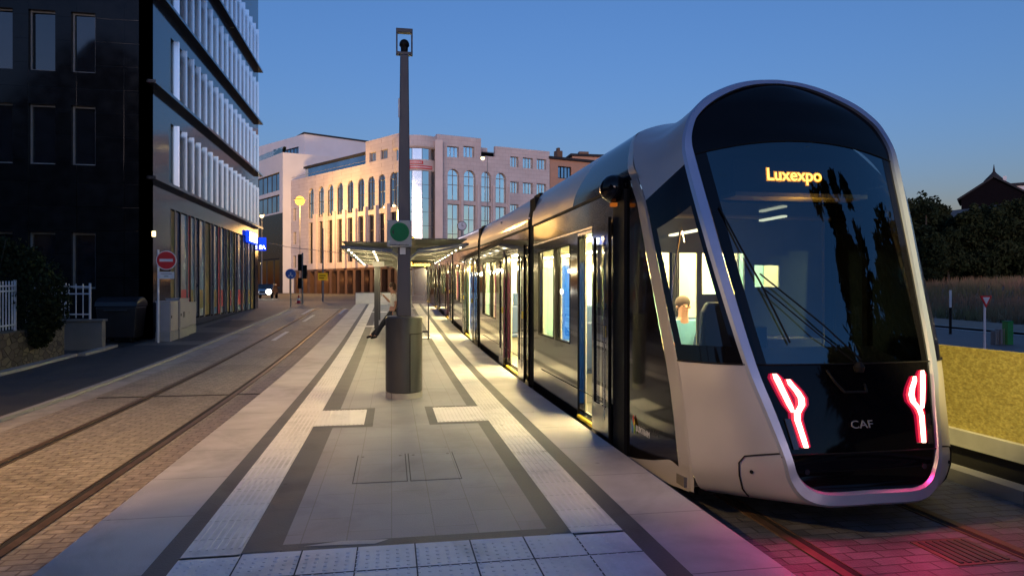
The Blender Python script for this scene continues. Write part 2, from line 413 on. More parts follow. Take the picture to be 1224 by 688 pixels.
def pane(parent, fac, q, depth=.3, nx=2, ny=1, glassm=None, fm=None, name='window', fw=.06, ratio=None):
    """glazed window filling a hole, mullions in the same mesh"""
    a, b, c, d = q[:4]; arch = len(q) > 4
    mb = MB(fac.T)
    if arch:
        r = (b - a) / 2; sp = d - r; n = 10; cx = (a + b) / 2
        pts = [(a, c), (b, c)] + [(cx + r * math.cos(math.pi * k / n), sp + r * math.sin(math.pi * k / n)) for k in range(n + 1)]
        mb.poly([(x, depth, z) for x, z in pts])
    else:
        # panes very slightly out of true with one another, as real ones are
        xs = [a + (b - a) * k / nx for k in range(nx + 1)]; zs = [c + (d - c) * k / ny for k in range(ny + 1)]
        for i in range(nx):
            for j in range(ny):
                e = [random.uniform(-.014, .014) for _ in range(3)]
                mb.poly([(xs[i], depth + e[0], zs[j]), (xs[i + 1], depth + e[1], zs[j]), (xs[i + 1], depth + e[1] + e[2], zs[j + 1]), (xs[i], depth + e[0] + e[2], zs[j + 1])])
    mb.m = 1; y0, y1 = depth - .08, depth - .015
    for k in range(nx + 1):
        x = a + (b - a) * k / nx; x = min(max(x, a + fw / 2 + .002), b - fw / 2 - .002)
        mb.box(x - fw / 2, x + fw / 2, y0, y1, c + .002, (sp if arch and k in (0, nx) else d - .004))
    for k in range(ny + 1):
        z = c + (d - c) * k / ny; z = min(max(z, c + fw / 2 + .002), d - fw / 2 - .002)
        if arch and k == ny: z = sp
        mb.box(a + .003, b - .003, y0 + .004, y1 - .004, z - fw / 2, z + fw / 2)
    return mb.build(name, [glassm or M['bglass'], fm or M['darkmet']], parent, recalc=False)

# ---------------------------------------------------------------- camera, sky, dusk light
cam = bpy.data.cameras.new('camera'); co = bpy.data.objects.new('camera', cam); C.objects.link(co)
co.location = (0, 0, HE); co.rotation_euler = (R(90), 0, -PSI)
cam.sensor_width = 36; cam.lens = F / 1224 * 36; cam.clip_end = 3000; cam.clip_start = .05; cam.shift_y = 2 / 1224
sc = bpy.context.scene; sc.camera = co
sc.view_settings.view_transform = 'Standard'; sc.view_settings.look = 'None'; sc.view_settings.gamma = 1
sc.view_settings.exposure = 3.0
w = bpy.data.worlds.new('World'); sc.world = w; w.use_nodes = True
nt = w.node_tree; bg = nt.nodes['Background']; sky = nt.nodes.new('ShaderNodeTexSky'); sky.sky_type = 'NISHITA'
sky.sun_disc = False; sky.sun_elevation = R(0); sky.sun_rotation = R(192); sky.air_density = .95; sky.dust_density = .4; sky.ozone_density = 3.3
nt.links.new(sky.outputs[0], bg.inputs[0]); bg.inputs[1].default_value = .110
sl = bpy.data.lights.new('sun', 'SUN'); sl.energy = .19; sl.angle = R(20); sl.color = (1, .78, .80)
so = bpy.data.objects.new('sun', sl); C.objects.link(so); so.rotation_euler = (R(86), 0, R(-12))
sc.cycles.use_denoising = True
try: sc.cycles.denoiser = 'OPENIMAGEDENOISE'
except Exception: pass
sc.cycles.max_bounces = 8; sc.cycles.transparent_max_bounces = 12; sc.cycles.glossy_bounces = 4; sc.cycles.diffuse_bounces = 3
sc.cycles.sample_clamp_indirect = 6; sc.cycles.caustics_reflective = False; sc.cycles.caustics_refractive = False

# ---------------------------------------------------------------- ground and tracks
def grid_lines():
    xs = [-400, -250, -150, -100, -70, -50, -35, -25, -18, -12, -8, -5, 0, 5, 8, 10, 12] + list(range(15, 100, 4)) + list(range(100, 420, 25))
    ys = [-300, -150, -80, -50, -30] + list(range(-20, 60, 1)) + list(range(60, 200, 5)) + list(range(200, 700, 50))
    return xs, ys
xs, ys = grid_lines()
mb = MB()
i0 = mb.add([(x, y, ground(x, y) - .012) for y in ys for x in xs]); n = len(xs)
for j in range(len(ys) - 1):
    for i in range(n - 1): mb.face((i0 + j * n + i, i0 + j * n + i + 1, i0 + (j + 1) * n + i + 1, i0 + (j + 1) * n + i))
mb.build('ground', M['earth'], smooth=True, kind='structure', recalc=False)

RL, RR = (-4.11, -2.69), (2.90, 4.38)
S0, S1 = -6, 40
def strip(name, mat, x0, x1, y0, y1, z, kind='structure'):
    return MB().sheet(x0, x1, y0, y1, z).build(name, mat, warp=True, kind=kind, recalc=False)
strip('side_road', M['asph'], -12.0, -5.46, S0, 60, 0.0)
strip('track_paving', M['sett'], -4.98, -1.96, S0, S1, 0.0)
strip('tram_track_paving', M['sett_r'], 2.20, 5.34, S0, S1, 0.0)
strip('track_margin_path', M['conc'], -5.36, -4.98, S0, S1, 0.002)
MB().slab(-5.46, -5.36, S0, S1, -.1, .05).build('kerb', M['kerb'], warp=True, kind='structure')
MB().slab(5.34, 5.52, S0, S1, -.1, .12).build('kerb', M['kerb'], warp=True, kind='structure')
strip('verge_path', M['conc'], 5.52, 12, S0, S1, 0.0)
for k, rp in enumerate((RL, RR)):
    for x in rp:
        t = thing('tram_rail', ['brown worn grooved rail set in the warm stone setts beside the black office building',
            'brown worn grooved rail running close along the left edge of the platform',
            'grooved rail emerging from under the nose of the tram close to the platform edge',
            'grooved rail emerging from under the nose of the tram close to the chipboard hoarding'][(0 if x < -4 else 1) if k == 0 else (2 if x < 3 else 3)], 'rail', (x, 0, 0), 'grooved tram rails set in the paving')
        MB().slab(x - .036, x + .036, S0, S1, -.02, .012).build('rail_head', M['rail'], t, warp=True)
        sgn = 1 if x in (RL[0], RR[0]) else -1
        a, b = sorted((x + sgn * .036, x + sgn * .095))
        MB().sheet(a, b, S0, S1, .0045).build('groove', M['groove'], t, warp=True, recalc=False)
        a, b = sorted((x + sgn * .095, x + sgn * .108))
        MB().slab(a, b, S0, S1, -.02, .010).build('guard_lip', M['rail'], t, warp=True)
# steel cross drain in the left track and the grate between the right rails
t = MB().box(-4.9, -2.0, 12.55, 12.63, 0, .006).build('cross_drain', M['groove'], warp=True)
tag(t, 'thin dark slotted drain line crossing the stone setts of the empty track', 'drain')
t = thing('drain_cover', 'square iron drain grating between the rails lit red by the tail lights', 'drain cover', (4.0, 4.15, 0))
MB().box(3.74, 4.20, 3.98, 4.42, 0, .006).build('cover_plate', M['rail'], t)
mb = MB()
for i in range(7): mb.box(3.78 + i * .06, 3.81 + i * .06, 4.01, 4.39, .006, .012)
mb.build('grating', M['darkmet'], t)
# asphalt patches and small painted marks on the left
for q, lab in (((-6.9, -5.7, 22.6, 25.4), 'newer black asphalt patch in the pavement beside the grey utility cabinets'), ((-7.1, -5.75, 27.5, 31), 'newer black asphalt patch in the pavement beside the shop windows')):
    t = MB().sheet(*q, .004).build('asphalt_patch', M['asph'], warp=True, recalc=False); tag(t, lab, 'asphalt patch', kind='structure')
MB().sheet(-11.9, -7.45, 20.3, 36, .0).build('office_pavement', M['asph2'], warp=True, recalc=False, kind='structure')
MB().sheet(-7.45, -5.46, 21.6, 50, .002).build('pavement', M['asph2'], warp=True, recalc=False, kind='structure')
MB().slab(-8.15, -7.95, S0, 19.2, -.05, .07).build('kerb', M['kerb'], warp=True, kind='structure')
MB().slab(-7.95, -7.75, 19.2, 21.3, -.05, .07).build('kerb', M['kerb'], warp=True, kind='structure')
mb = MB()
for a, b in ((22.5, 25.5), (30, 34)):
    mb.sheet(-3.75, -3.60, a, b, .004)
for a, b in ((34.5, 39.5),):
    mb.sheet(-4.35, -4.22, a, b, .006); mb.sheet(-2.58, -2.45, a, b, .006)
mb.build('track_markings', M['white'], warp=True, recalc=False, kind='structure')
# junction beyond the platform
strip('junction_road', M['asph2'], -60, 60, 40, 60, .006)
mb = MB(); 
for y in (42.2, 46.0): mb.sheet(-40, 6, y, y + .18, .011)
mb.build('road_markings', M['white'], warp=True, recalc=False, kind='structure')

# ---------------------------------------------------------------- platform (one structure, surfaces as named sheets)
PZ = .30; PA, PB = -5.0, 38.5
XL, XR = -1.93, 2.17
MB().slab(XL, XR, PA, PB, -.1, PZ).build('platform', M['slab'], warp=True, kind='structure', bevel=.012)
def ps(name, mat, x0, x1, y0, y1, dz, kind='structure'):
    return strip(name, mat, x0, x1, y0, y1, PZ + dz, kind)
ps('platform_paving', M['paver'], -.65, .99, 4.32, PB, .004)
for x0, x1, y0 in ((-1.335, -1.20, PA), (-.87, -.65, 4.22), (.99, 1.13, 4.22), (1.465, 1.61, PA)):
    ps('platform_dark_band', M['dark'], x0, x1, y0, PB, .004)
ps('platform_dark_band', M['dark'], -.65, .99, 4.20, 4.32, .0045)
ps('tactile_strip', M['tact'], -1.20, -.87, 4.17, PB - .4, .006)
ps('tactile_strip', M['tact'], 1.13, 1.465, 4.17, PB - .4, .006)
# raised ribs of the guiding strips (near length only) and studs of the warning tiles
mb = MB()
for x0 in (-1.20, 1.13):
    for i in range(7):
        x = x0 + .03 + i * .046
        mb.slab(x - .008, x + .008, 4.3, 16, PZ + .006, PZ + .0088)
t = mb.build('tactile_ribs', M['tile'], warp=True, kind='structure')
ps('warning_tile_bed', M['tile'], -1.20, 1.465, PA, 4.20, .006)
mb = MB()
for x in (-.86, -.52, -.20, .14, .475, .81, 1.135): mb.box(x - .004, x + .004, 3.0, 4.20, PZ + .006, PZ + .0085)
for y in (3.84, 3.48, 3.12): mb.box(-1.2, 1.465, y - .004, y + .004, PZ + .006, PZ + .0082)
mb.build('tile_joints', M['joint'], kind='structure')
mb = MB()
for i in range(46):
    for j in range(15):
        x = -1.17 + i * .0575; y = 3.30 + j * .0585
        mb.lathe((x, y, PZ + .006), [(.0125, 0), (.008, .0032)], 6)
mb.build('warning_studs', M['tile'], kind='structure')
for (x0, x1), sd in (((-.87, -.31), 'left'), ((.53, 1.13), 'right')):
    q = (x0 - (.10 if sd == 'right' else 0), x1 + (.10 if sd == 'left' else 0))
    ps('platform_dark_band', M['dark'], q[0], q[1], 7.86, 9.10, .0065)
    ps('tactile_panel', M['tile'], x0, x1, 7.98, 8.98, .009)
    mb = MB()
    for i in range(int((x1 - x0) / .046)): mb.box(x0 + .02 + i * .046, x0 + .038 + i * .046, 8.0, 8.96, PZ + .009, PZ + .015)
    mb.box((x0 + x1) / 2 - .004, (x0 + x1) / 2 + .004, 7.98, 8.98, PZ + .009, PZ + .0155)
    mb.build('tactile_panel_ribs', M['tile'], kind='structure', recalc=False)
for y in (19.6, 27.0, 33.5):
    ps('tactile_crossbar', M['tile'], .45, 1.13, y, y + .55, .009)
    ps('tactile_crossbar', M['tile'], -.87, -.2, y + 4, y + 4.5, .009)
for x0, x1, lab in ((-.31, .13, 'square paving access hatch on the platform, the one nearer the empty track'), (.15, .57, 'square paving access hatch on the platform, the one nearer the tram')):
    t = thing('access_hatch', lab, 'hatch', (x0, 5.6, PZ), 'paired access hatches in the platform paving')
    mb = MB(); mb.box(x0, x1, 5.58, 6.52, PZ + .004, PZ + .0055); mb.build('hatch_rim', M['joint'], t)
    mb = MB(); mb.box(x0 + .008, x1 - .008, 5.588, 6.512, PZ + .0045, PZ + .007); mb.build('hatch_lid', M['paver'], t)
    mb = MB()
    for x in (x0 + .05, x1 - .05): MB().lathe((x, 6.45, PZ + .007), [(.014, 0), (.014, .0015)], 8).build('lifting_eye', M['darkmet'], t)
    
t = MB().poly([(-.52, 4.27, .3062), (-.1, 4.24, .3062), (-.02, 4.30, .3062), (-.3, 4.32, .3062)]).build('paving_chip', M['slab'], recalc=False)
tag(t, 'pale chipped patch in the dark band behind the warning tiles', 'paving chip', kind='structure')

# ---------------------------------------------------------------- the tram
TC = 3.60; HW = 1.325; SX = TC - HW
tram = thing('tram', 'silver and black tram with red tail lights and lit open doors standing at the platform', 'tram', (TC, 4.7, 0))
KC = [(0, 4.63, .33), (.35, 4.64, .33), (.50, 4.67, .37), (.58, 4.70, .46), (.62, 4.72, .60), (.69, 4.83, .92), (.77, 4.96, 1.26), (.85, 5.20, 1.88), (.91, 5.42, 2.46),
      (.96, 5.62, 2.97), (.975, 5.69, 3.16), (.93, 5.75, 3.32), (.86, 5.79, 3.43), (.70, 5.84, 3.565), (.46, 5.90, 3.695), (.23, 5.925, 3.765), (0, 5.93, 3.785)]
KB = [(0, 4.62, .22), (.38, 4.63, .22), (.56, 4.68, .27), (.65, 4.72, .40), (.69, 4.745, .58), (.775, 4.87, .92), (.865, 4.99, 1.26), (.95, 5.24, 1.88), (1.02, 5.46, 2.46),
      (1.065, 5.645, 2.95), (1.06, 5.71, 3.16), (1.0, 5.76, 3.34), (.92, 5.80, 3.47), (.75, 5.86, 3.625), (.48, 5.925, 3.76), (.24, 5.955, 3.825), (0, 5.96, 3.845)]
KA = [(0, 5.2, .17), (.75, 5.2, .18), (1.07, 5.22, .21), (1.165, 5.22, .31), (1.198, 5.227, .488), (1.215, 5.30, .875), (1.236, 5.40, 1.258), (1.274, 5.61, 1.84), (1.290, 5.785, 2.266),
      (1.308, 5.944, 2.666), (1.318, 6.20, 3.02), (1.27, 6.38, 3.24), (1.20, 6.52, 3.36), (1.05, 6.72, 3.49), (.72, 6.92, 3.62), (.36, 7.02, 3.68), (0, 7.05, 3.70)]
def cat(K, t):
    n = len(K) - 1; t = max(0, min(n, t)); i = min(int(t), n - 1); f = t - i
    p = [Vector(K[max(0, min(n, j))]) for j in (i - 1, i, i + 1, i + 2)]
    return .5 * ((2 * p[1]) + (-p[0] + p[2]) * f + (2 * p[0] - 5 * p[1] + 4 * p[2] - p[3]) * f * f + (-p[0] + 3 * p[1] - 3 * p[2] + p[3]) * f ** 3)
def xyz(p, sg): return (TC + sg * p[0], p[1], p[2])
def grid_mesh(name, mat, rows, parent, smooth=True, mf=None, skip=None, warp=True, thick=0):
    mb = MB(); m = len(rows[0]); i0 = mb.add([p for r in rows for p in r])
    for j in range(len(rows) - 1):
        for i in range(m - 1):
            if skip and skip(j, i): continue
            mb.m = mf(j, i) if mf else 0
            mb.face((i0 + j * m + i, i0 + j * m + i + 1, i0 + (j + 1) * m + i + 1, i0 + (j + 1) * m + i))
    o = mb.build(name, mat, parent, warp=warp, smooth=smooth, recalc=True)
    if thick:
        s = o.modifiers.new('solid', 'SOLIDIFY'); s.thickness = thick; s.offset = -1
    return o
SUB = 4
ks = [i / SUB for i in range(16 * SUB + 1)]
KWIN0, KWIN1 = 6.0, 9.0
def side_point(k, v):     # v 0 at the hoop (A), 1 at the frame (B)
    a = cat(KA, k); b = cat(KB, k); p = a.lerp(b, v)
    if k > 9: p.z -= .10 * math.sin(math.pi * v) * min(1, (k - 9) / 3)      # the roof sweeps up to the arch
    if k < 9: 
        bul = .06 * math.sin(math.pi * v) * min(1, max(0, k / 3)); p.y -= bul; 
    return p
vs_ = [i / 10 for i in range(11)]
for sg in (-1, 1):
    # silver flank with the cab window cut out of it
    rows = [[xyz(side_point(k, v), sg) for v in vs_] for k in ks]
    grid_mesh('nose_flank', M['silver'], rows, tram, skip=lambda j, i: KWIN0 <= ks[j])
    grid_mesh('nose_shoulder', M['silver'], rows, tram, skip=lambda j, i: ks[j] < KWIN1)
    nb = [k for k in ks if KWIN0 <= k <= KWIN1]
    rows = [[xyz(side_point(k, v), sg) for v in vs_] for k in nb]
    inner = lambda j, i: 1 <= i <= 8 and KWIN0 + .12 <= nb[j] < 8.25
    win = grid_mesh('cab_window', [M['gloss']], rows, tram, skip=inner)
    grid_mesh('cab_window_glass', M['cabglass'], rows, win, skip=lambda j, i: not inner(j, i))
    # front frame between the black mask and the flank
    rows = []
    for k in ks:
        b = cat(KB, k); c_ = cat(KC, k); m1 = b.lerp(c_, .18); m1.y -= .028; m2 = b.lerp(c_, .85); m2.y -= .028; c2 = c_.copy(); c2.y += .01
        rows.append([xyz(q, sg) for q in (b, m1, m2, c2)])
    grid_mesh('mask_frame', M['frame_silver'], rows, tram)
def front_point(k, u):     # u -1..1 across the mask
    c_ = cat(KC, k); bul = .10 * sm((k - 3) / 4) * (1 if k < 13 else (16 - k) / 3)
    up = .13 * math.exp(-((k - 9.2) / 1.6) ** 2)
    e = 1 - u * u
    return (TC + c_[0] * u, c_[1] - bul * e, c_[2] + up * e * (1 if k < 14 else (16 - k) / 2))
us_ = [-1 + i / 8 for i in range(17)]
M['mask'] = pm('mask_black_gloss', (.003, .003, .004), .05, spec=.22, var=.2, rvar=.5)
def front(name, mat, k0, k1):
    kk = [k for k in ks if k0 <= k <= k1]
    return grid_mesh(name, mat, [[front_point(k, u) for u in us_] for k in kk], tram)
front('lower_mask_panel', M['mask'], 1, 4); front('lamp_mask_panel', M['mask'], 4, 6)
front('windscreen', M['wsglass'], 6, 9.25); front('brow_panel', M['mask'], 9.25, 16)
# seams
for k in (4, 6):
    pts = [front_point(k, u) for u in us_]; pts = [(p[0], p[1] - .004, p[2]) for p in pts]
    ex = [xyz(cat(KB, k), -1)]; ex2 = [xyz(cat(KB, k), 1)]
    MB().path([(ex[0][0], ex[0][1] - .004, ex[0][2])] + pts + [(ex2[0][0], ex2[0][1] - .004, ex2[0][2])], .006, 6).build('mask_seam', M['rubber'], tram, warp=True)
MB().path([tuple(Vector(front_point(9.25, u)) + Vector((0, -.004, 0))) for u in us_], .006, 6).build('mask_seam', M['rubber'], tram, warp=True)
for sg in (-1, 1):
    MB().path([tuple(Vector(xyz(side_point(6, v), sg)) + Vector((sg * .004, -.002, 0))) for v in vs_], .007, 6).build('flank_seam', M['rubber'], tram, warp=True)
# black surround of the windscreen, seen at its left and right edges
for sg in (-1, 1):
    rows = [[tuple(Vector(front_point(k, sg * u)) + Vector((0, -.002, 0))) for u in (.90, 1.0)] for k in ks if 6 <= k <= 9.25]
    grid_mesh('windscreen_border', M['gloss'], rows, tram)
# hatch in the lower flank
def flank_hatch(sg):
    pts = []
    for k, v in ((4.1, 1.0), (4.1, .75), (4.08, .58), (3.9, .50), (3.4, .48), (2.6, .46), (2.0, .44)): 
        p = Vector(xyz(side_point(k, v), sg)); p += Vector((sg * .003, -.006, 0)); pts.append(tuple(p))
    return MB().path(pts, .006, 6)
for sg in (-1, 1): 
    hp = flank_hatch(sg).build('flank_hatch_seam', M['rubber'], tram, warp=True)
    p = Vector(xyz(side_point(3.55, .62), sg)); MB().tube(p + Vector((0, .004, 0)), p + Vector((sg * .004, -.008, 0)), .014, .014, 10).build('hatch_lock', M['rubber'], hp, warp=True)

# tail lights: an outer bar and an inner zig-zag arm with a bright core
def lamp_band(pts, wdt, name, mat, parent, lift):
    mb = MB(); rows = []
    for (u, k, wu) in pts:
        a = Vector(front_point(k, u - wu)); b = Vector(front_point(k, u + wu))
        for q in (a, b): q.y -= lift
        rows.append([tuple(a), tuple(a + Vector((0, -.012, 0))), tuple(b + Vector((0, -.012, 0))), tuple(b)])
    return grid_mesh(name, mat, rows, parent, smooth=False)
def kof(h):          # mask key at height h (between the seams)
    t = 4.0
    while cat(KC, t).z < h and t < 6: t += .01
    return t
for sg in (-1, 1):
    outer = [(-.865, 1.19, .022), (-.86, 1.16, .038), (-.845, 1.06, .038), (-.83, .96, .036), (-.82, .91, .024)]
    inner = [(-.745, 1.150, .022), (-.735, 1.115, .036), (-.695, 1.06, .040), (-.675, 1.01, .042), (-.695, .96, .044), (-.775, .90, .044), (-.80, .855, .040), (-.80, .79, .038), (-.80, .72, .038), (-.80, .655, .034)]
    tl = None
    for nm, arr in (('tail_light', outer), ('inner_arm', inner)):
        a = [(u, kof(h), wu * 1.38) for u, h, wu in arr]
        if sg > 0: a = [(-u, k, wu) for u, k, wu in a]
        o = lamp_band(a, 0, nm, M['taill'], tl or tram, .006)
        lamp_band([(u, k, wu * 1.5) for u, k, wu in a], 0, 'red_lens_halo', M['lens'], o, .0)  # wider lens band, dimly lit to carry the haze round the lamp
        lamp_band([(u, k, wu * .52) for u, k, wu in a], 0, 'lamp_core', M['tailcore'], o, .018)
        tl = tl or o
    if sg: 
        for hq in (1.05, .78):
            p = Vector(front_point(kof(hq), sg * .70)); l = bpy.data.lights.new('tail_lamp', 'SPOT'); l.energy = 3.0; l.color = (1, .02, .14); l.spot_size = R(125); l.spot_blend = .9; l.shadow_soft_size = .08
            o = bpy.data.objects.new('tail_lamp', l); C.objects.link(o); o.parent = tram; o.location = p + Vector((0, -.09, 0)) - OFF[tram.name]; o.rotation_euler = (R(-50), 0, R(sg * 15))
    # clear indicator lens beside the lower arm
    a = [(u * (1 if sg < 0 else -1), kof(h), .035) for u, h in ((-.90, .86), (-.91, .74), (-.92, .64))]
    lamp_band(a, 0, 'indicator_lens', M['dglass'], tram, .003)
# reflector streak panel and small lamp in the lower mask
for u in (-.86, .86):
    p = Vector(front_point(3.1, u)); MB().tube(p + Vector((0, .01, 0)), p + Vector((0, -.008, 0)), .022, .022, 12).build('fog_lamp', M['dglass'], tram, warp=True)
# lettering on the nose
cafl = text('CAF', 'maker_lettering', M['greymet'], tram, (TC - .01, front_point(4.62, 0)[1] - .008, .805), (R(72), 0, 0), .085, sx=1.25)
# destination display
dp = Vector(front_point(8.72, 0))
MB().box(TC - .62, TC + .62, dp.y + .14, dp.y + .20, 2.72, 3.00).build('display_housing', M['rubber'], tram)
al = bpy.data.lights.new('display_lamp', 'POINT'); al.energy = 1.6; al.color = (1, .42, .05); al.shadow_soft_size = .15
ao = bpy.data.objects.new('display_lamp', al); C.objects.link(ao); ao.parent = tram; ao.location = Vector((TC - .03, dp.y + .04, 2.56)) - OFF[tram.name]
text('Luxexpo', 'destination_text_halo', M['amber_halo'], tram, (TC - .035, dp.y + .134, 2.875), (R(84), 0, 0), .155, ext=.001, bold=.0105)  # bolder orange copy behind the letters, a painted glow halo
disp = text('Luxexpo', 'destination_text', M['amber'], tram, (TC - .035, dp.y + .128, 2.875), (R(84), 0, 0), .155, ext=.002, sx=1.0, bold=.002)
MB().box(TC - .66, TC + .62, dp.y + .02, dp.y + .30, 2.665, 2.70).build('display_shelf', M['cream'], tram)
# wiper: two rods and a blade, with its black base and a grab handle below the seam
def fp(k, u, lift=.03): p = Vector(front_point(k, u)); p.y -= lift; return p
wb = MB(); wb.path([fp(6.05, .10, .03), fp(6.5, -.25, .06), fp(7.15, -.74, .045)], .0065, 8); wb.path([fp(6.02, .02, .03), fp(6.4, -.33, .06), fp(6.98, -.76, .045)], .0055, 8)
wp = wb.build('wiper_arm', M['rubber'], tram, warp=True)
MB().path([fp(8.15, -.93, .02), fp(7.5, -.84, .035), fp(7.05, -.76, .045), fp(6.3, -.62, .03)], .008, 8).build('wiper_blade', M['rubber'], wp, warp=True)
MB().lathe(tuple(fp(5.95, .06, .02)), [(.035, -.04), (.045, 0), (.02, .04)], 12).build('wiper_pivot', M['rubber'], wp, warp=True)
MB().path([fp(5.9, -.30, .01), fp(5.7, -.28, .05), fp(5.45, -.20, .06), fp(5.45, .06, .06), fp(5.6, .10, .01)], .010, 8).build('grab_handle', M['rubber'], tram, warp=True)

# hoop band and black cab side behind it, both sides
def hoopA(h):
    t = 2.0
    while cat(KA, t).z < h and t < 12: t += .02
    return cat(KA, t)
hh = [.20, .30, .40, .50, .60, .80, 1.0, 1.28, 1.6, 1.84, 2.1, 2.4, 2.66, 2.9]
def hs(h): 
    return hoopA(max(h, .33))[1]
def hx_(h, sg): return TC + sg * (hoopA(max(h, .33))[0] if h < 2.9 else HW)
END1 = 10.86
for sg in (-1, 1):
    x = TC + sg * HW
    def along(h, ds):
        a = hx_(h, sg); s0_ = hs(h); f_ = ds / (6.42 - s0_); return a + (x - a) * (1 - (1 - f_) ** 1.6)
    rows = [[(along(h, 0), hs(h), h), (along(h, .03) + sg * .006, hs(h) + .03, h), (along(h, .18) + sg * .006, hs(h) + .18, h), (along(h, .2) - sg * .004, hs(h) + .20, h)] for h in hh]
    grid_mesh('hoop_band', M['silver'], rows, tram, smooth=False)
    rows = [[(along(max(.2, .2), ds) + sg * .008, hs(.33) + ds, z) for ds, z in zip((.05, .3, .6, .9, 1.19), zz)] for zz in ((.19, .18, .17, .17, .17), (.52, .40, .32, .26, .22))]
    grid_mesh('hoop_skirt', M['silver'], rows, tram)
    mb = MB()
    rows = [[(along(h, .2 + (6.42 - .2 - hs(h)) * q / 6), hs(h) + .2 + (6.42 - .2 - hs(h)) * q / 6, h) for q in range(7)] for h in hh]
    grid_mesh('cab_side_panel', M['gloss_side'], rows, tram)
# fairing (silver roof shoulder), nose module
FP = [(1.325, 2.90), (1.315, 3.08), (1.23, 3.34), (1.08, 3.47), (.80, 3.57), (.40, 3.63), (0, 3.65)]
FA = [(1.322, 6.07, 2.9), (1.318, 6.24, 3.05), (1.20, 6.52, 3.36), (1.05, 6.72, 3.49), (.72, 6.92, 3.62), (.36, 7.02, 3.68), (0, 7.05, 3.70)]
FE = [8.45, 8.25, 7.75, 7.15, 7.3, 7.4, 7.45]
def fair_rows(s, sg): return [(TC + sg * p[0], s, p[1]) for p in FP]
for sg in (-1, 1):
    def fine(arr, n=4):
        out = []
        for i in range(len(arr) - 1):
            for k in range(n): out.append(cat([tuple(a) + ((0,) if len(a) == 2 else ()) for a in arr], i + k / n))
        out.append(Vector(tuple(arr[-1]) + ((0,) if len(arr[-1]) == 2 else ()))); return out
    fa = fine(FA); fpz = fine(FP); fe = fine([(e, 0, 0) for e in FE])
    def sec(f):      # f 0 at hoop, 1 at end of the glass quarter
        out = []
        for a, p, e in zip(fa, fpz, fe):
            s = a.y + (e.x - a.y) * f; g = sm((s - a.y) / (8.6 - a.y))
            wv = a.x + (p.x - a.x) * g; hv = a.z + (p.y - a.z) * g
            out.append((TC + sg * wv, s, hv))
        return out
    rows = [sec(f) for f in (0, .08, .3, .55, .8, 1.0)]
    rows += [[(TC + sg * p.x, max(s, rows[5][i][1] + .05 * q), p.y) for i, p in enumerate(fpz)] for q, s in ((1, 8.75), (2, 9.6), (3, END1 + .12))]
    grid_mesh('roof_fairing', [M['silver'], M['gloss']], rows, tram, mf=lambda j, i: 1 if 1 <= j <= 4 and i < 12 else 0)
# wall panels, doors and windows of each module
YELLOWED = []
def module(s0, s1, doors, wins, first=False):
    """one rigid section: doors = (s_lo, s_hi, leaf side list), wins = (s_lo, s_hi)"""
    for sg in (-1, 1):
        x = TC + sg * HW
        T = lambda u, d, h, x=x, sg=sg: (x - sg * d, u, h)
        holes = []
        if sg < 0:
            holes = [(a, b, .33, 2.50) for a, b in doors] + [(a, b, 1.16, 2.43) for a, b in wins]
        else:
            holes = [(a, b, 1.16, 2.43) for a, b in wins] + [(a, b, .80, 2.43) for a, b in doors]
        a0 = s0
        mb = MB(T); holed(mb, a0, s1, .19, 2.86, holes, .06); mb.build('side_panel', M['gloss_side'], tram, warp=True, recalc=False)
        mb = MB(T); mb.box(a0, s1, -.006, .03, 2.865, 2.90); mb.build('cant_rail', M['rubber'], tram, warp=True)
        mb = MB(T); mb.box(a0, s1, -.012, -.001, 2.555, 2.575); mb.build('gutter_trim', M['chrome'], tram, warp=True)
        if sg < 0:
            mb = MB(T); holed(mb, a0, s1, .34, 2.60, [(q[0], q[1], max(.35, q[2]), q[3]) for q in holes], .02, back=False)
            for i, v in enumerate(mb.v): mb.v[i] = (v[0] + .075, v[1], v[2])
            mb.build('inner_lining', M['cream'], tram, warp=True, recalc=False)
        for a, b in wins:
            mb = MB(T); mb.poly([(a, .03, 1.16), (b, .03, 1.16), (b, .03, 2.43), (a, .03, 2.43)])
            wn = mb.build('window', M['tglass'], tram, warp=True, recalc=False)
            mb = MB(T)
            for q in ((a, b, 1.145, 1.165), (a, b, 2.425, 2.445)): mb.box(q[0], q[1], -.004, .025, q[2], q[3])
            for q in (a, b): mb.box(q - .01, q + .01, -.004, .025, 1.166, 2.424)
            mb.build('window_frame', M['rubber'], wn, warp=True)
        if sg > 0:
            for a, b in doors:
                mb = MB(T); mb.poly([(a, .03, .8), (b, .03, .8), (b, .03, 2.43), (a, .03, 2.43)]); mb.build('door_glass', M['dglass'], tram, warp=True, recalc=False)
        if sg < 0:
            for a, b in doors:
                mb = MB(T); mb.box(a, b, -.035, .20, .285, .322); mb.build('door_sill', M['yellow'], tram, warp=True)
                mb = MB(T); mb.box(a - .012, b + .012, -.018, -.002, 2.505, 2.535); mb.build('door_header', M['chrome'], tram, warp=True)
                mb = MB(T)
                for q in (a - .03, b + .03): mb.box(q - .018, q + .018, -.012, .05, .3, 2.50)
                mb.build('door_seal', M['rubber'], tram, warp=True)
    # skirt line
    mb = MB(); mb.box(SX - .004, SX - .001, s0 + .5, s1 - .6, .62, .632); mb.build('skirt_seam', M['rubber'], tram, warp=True)
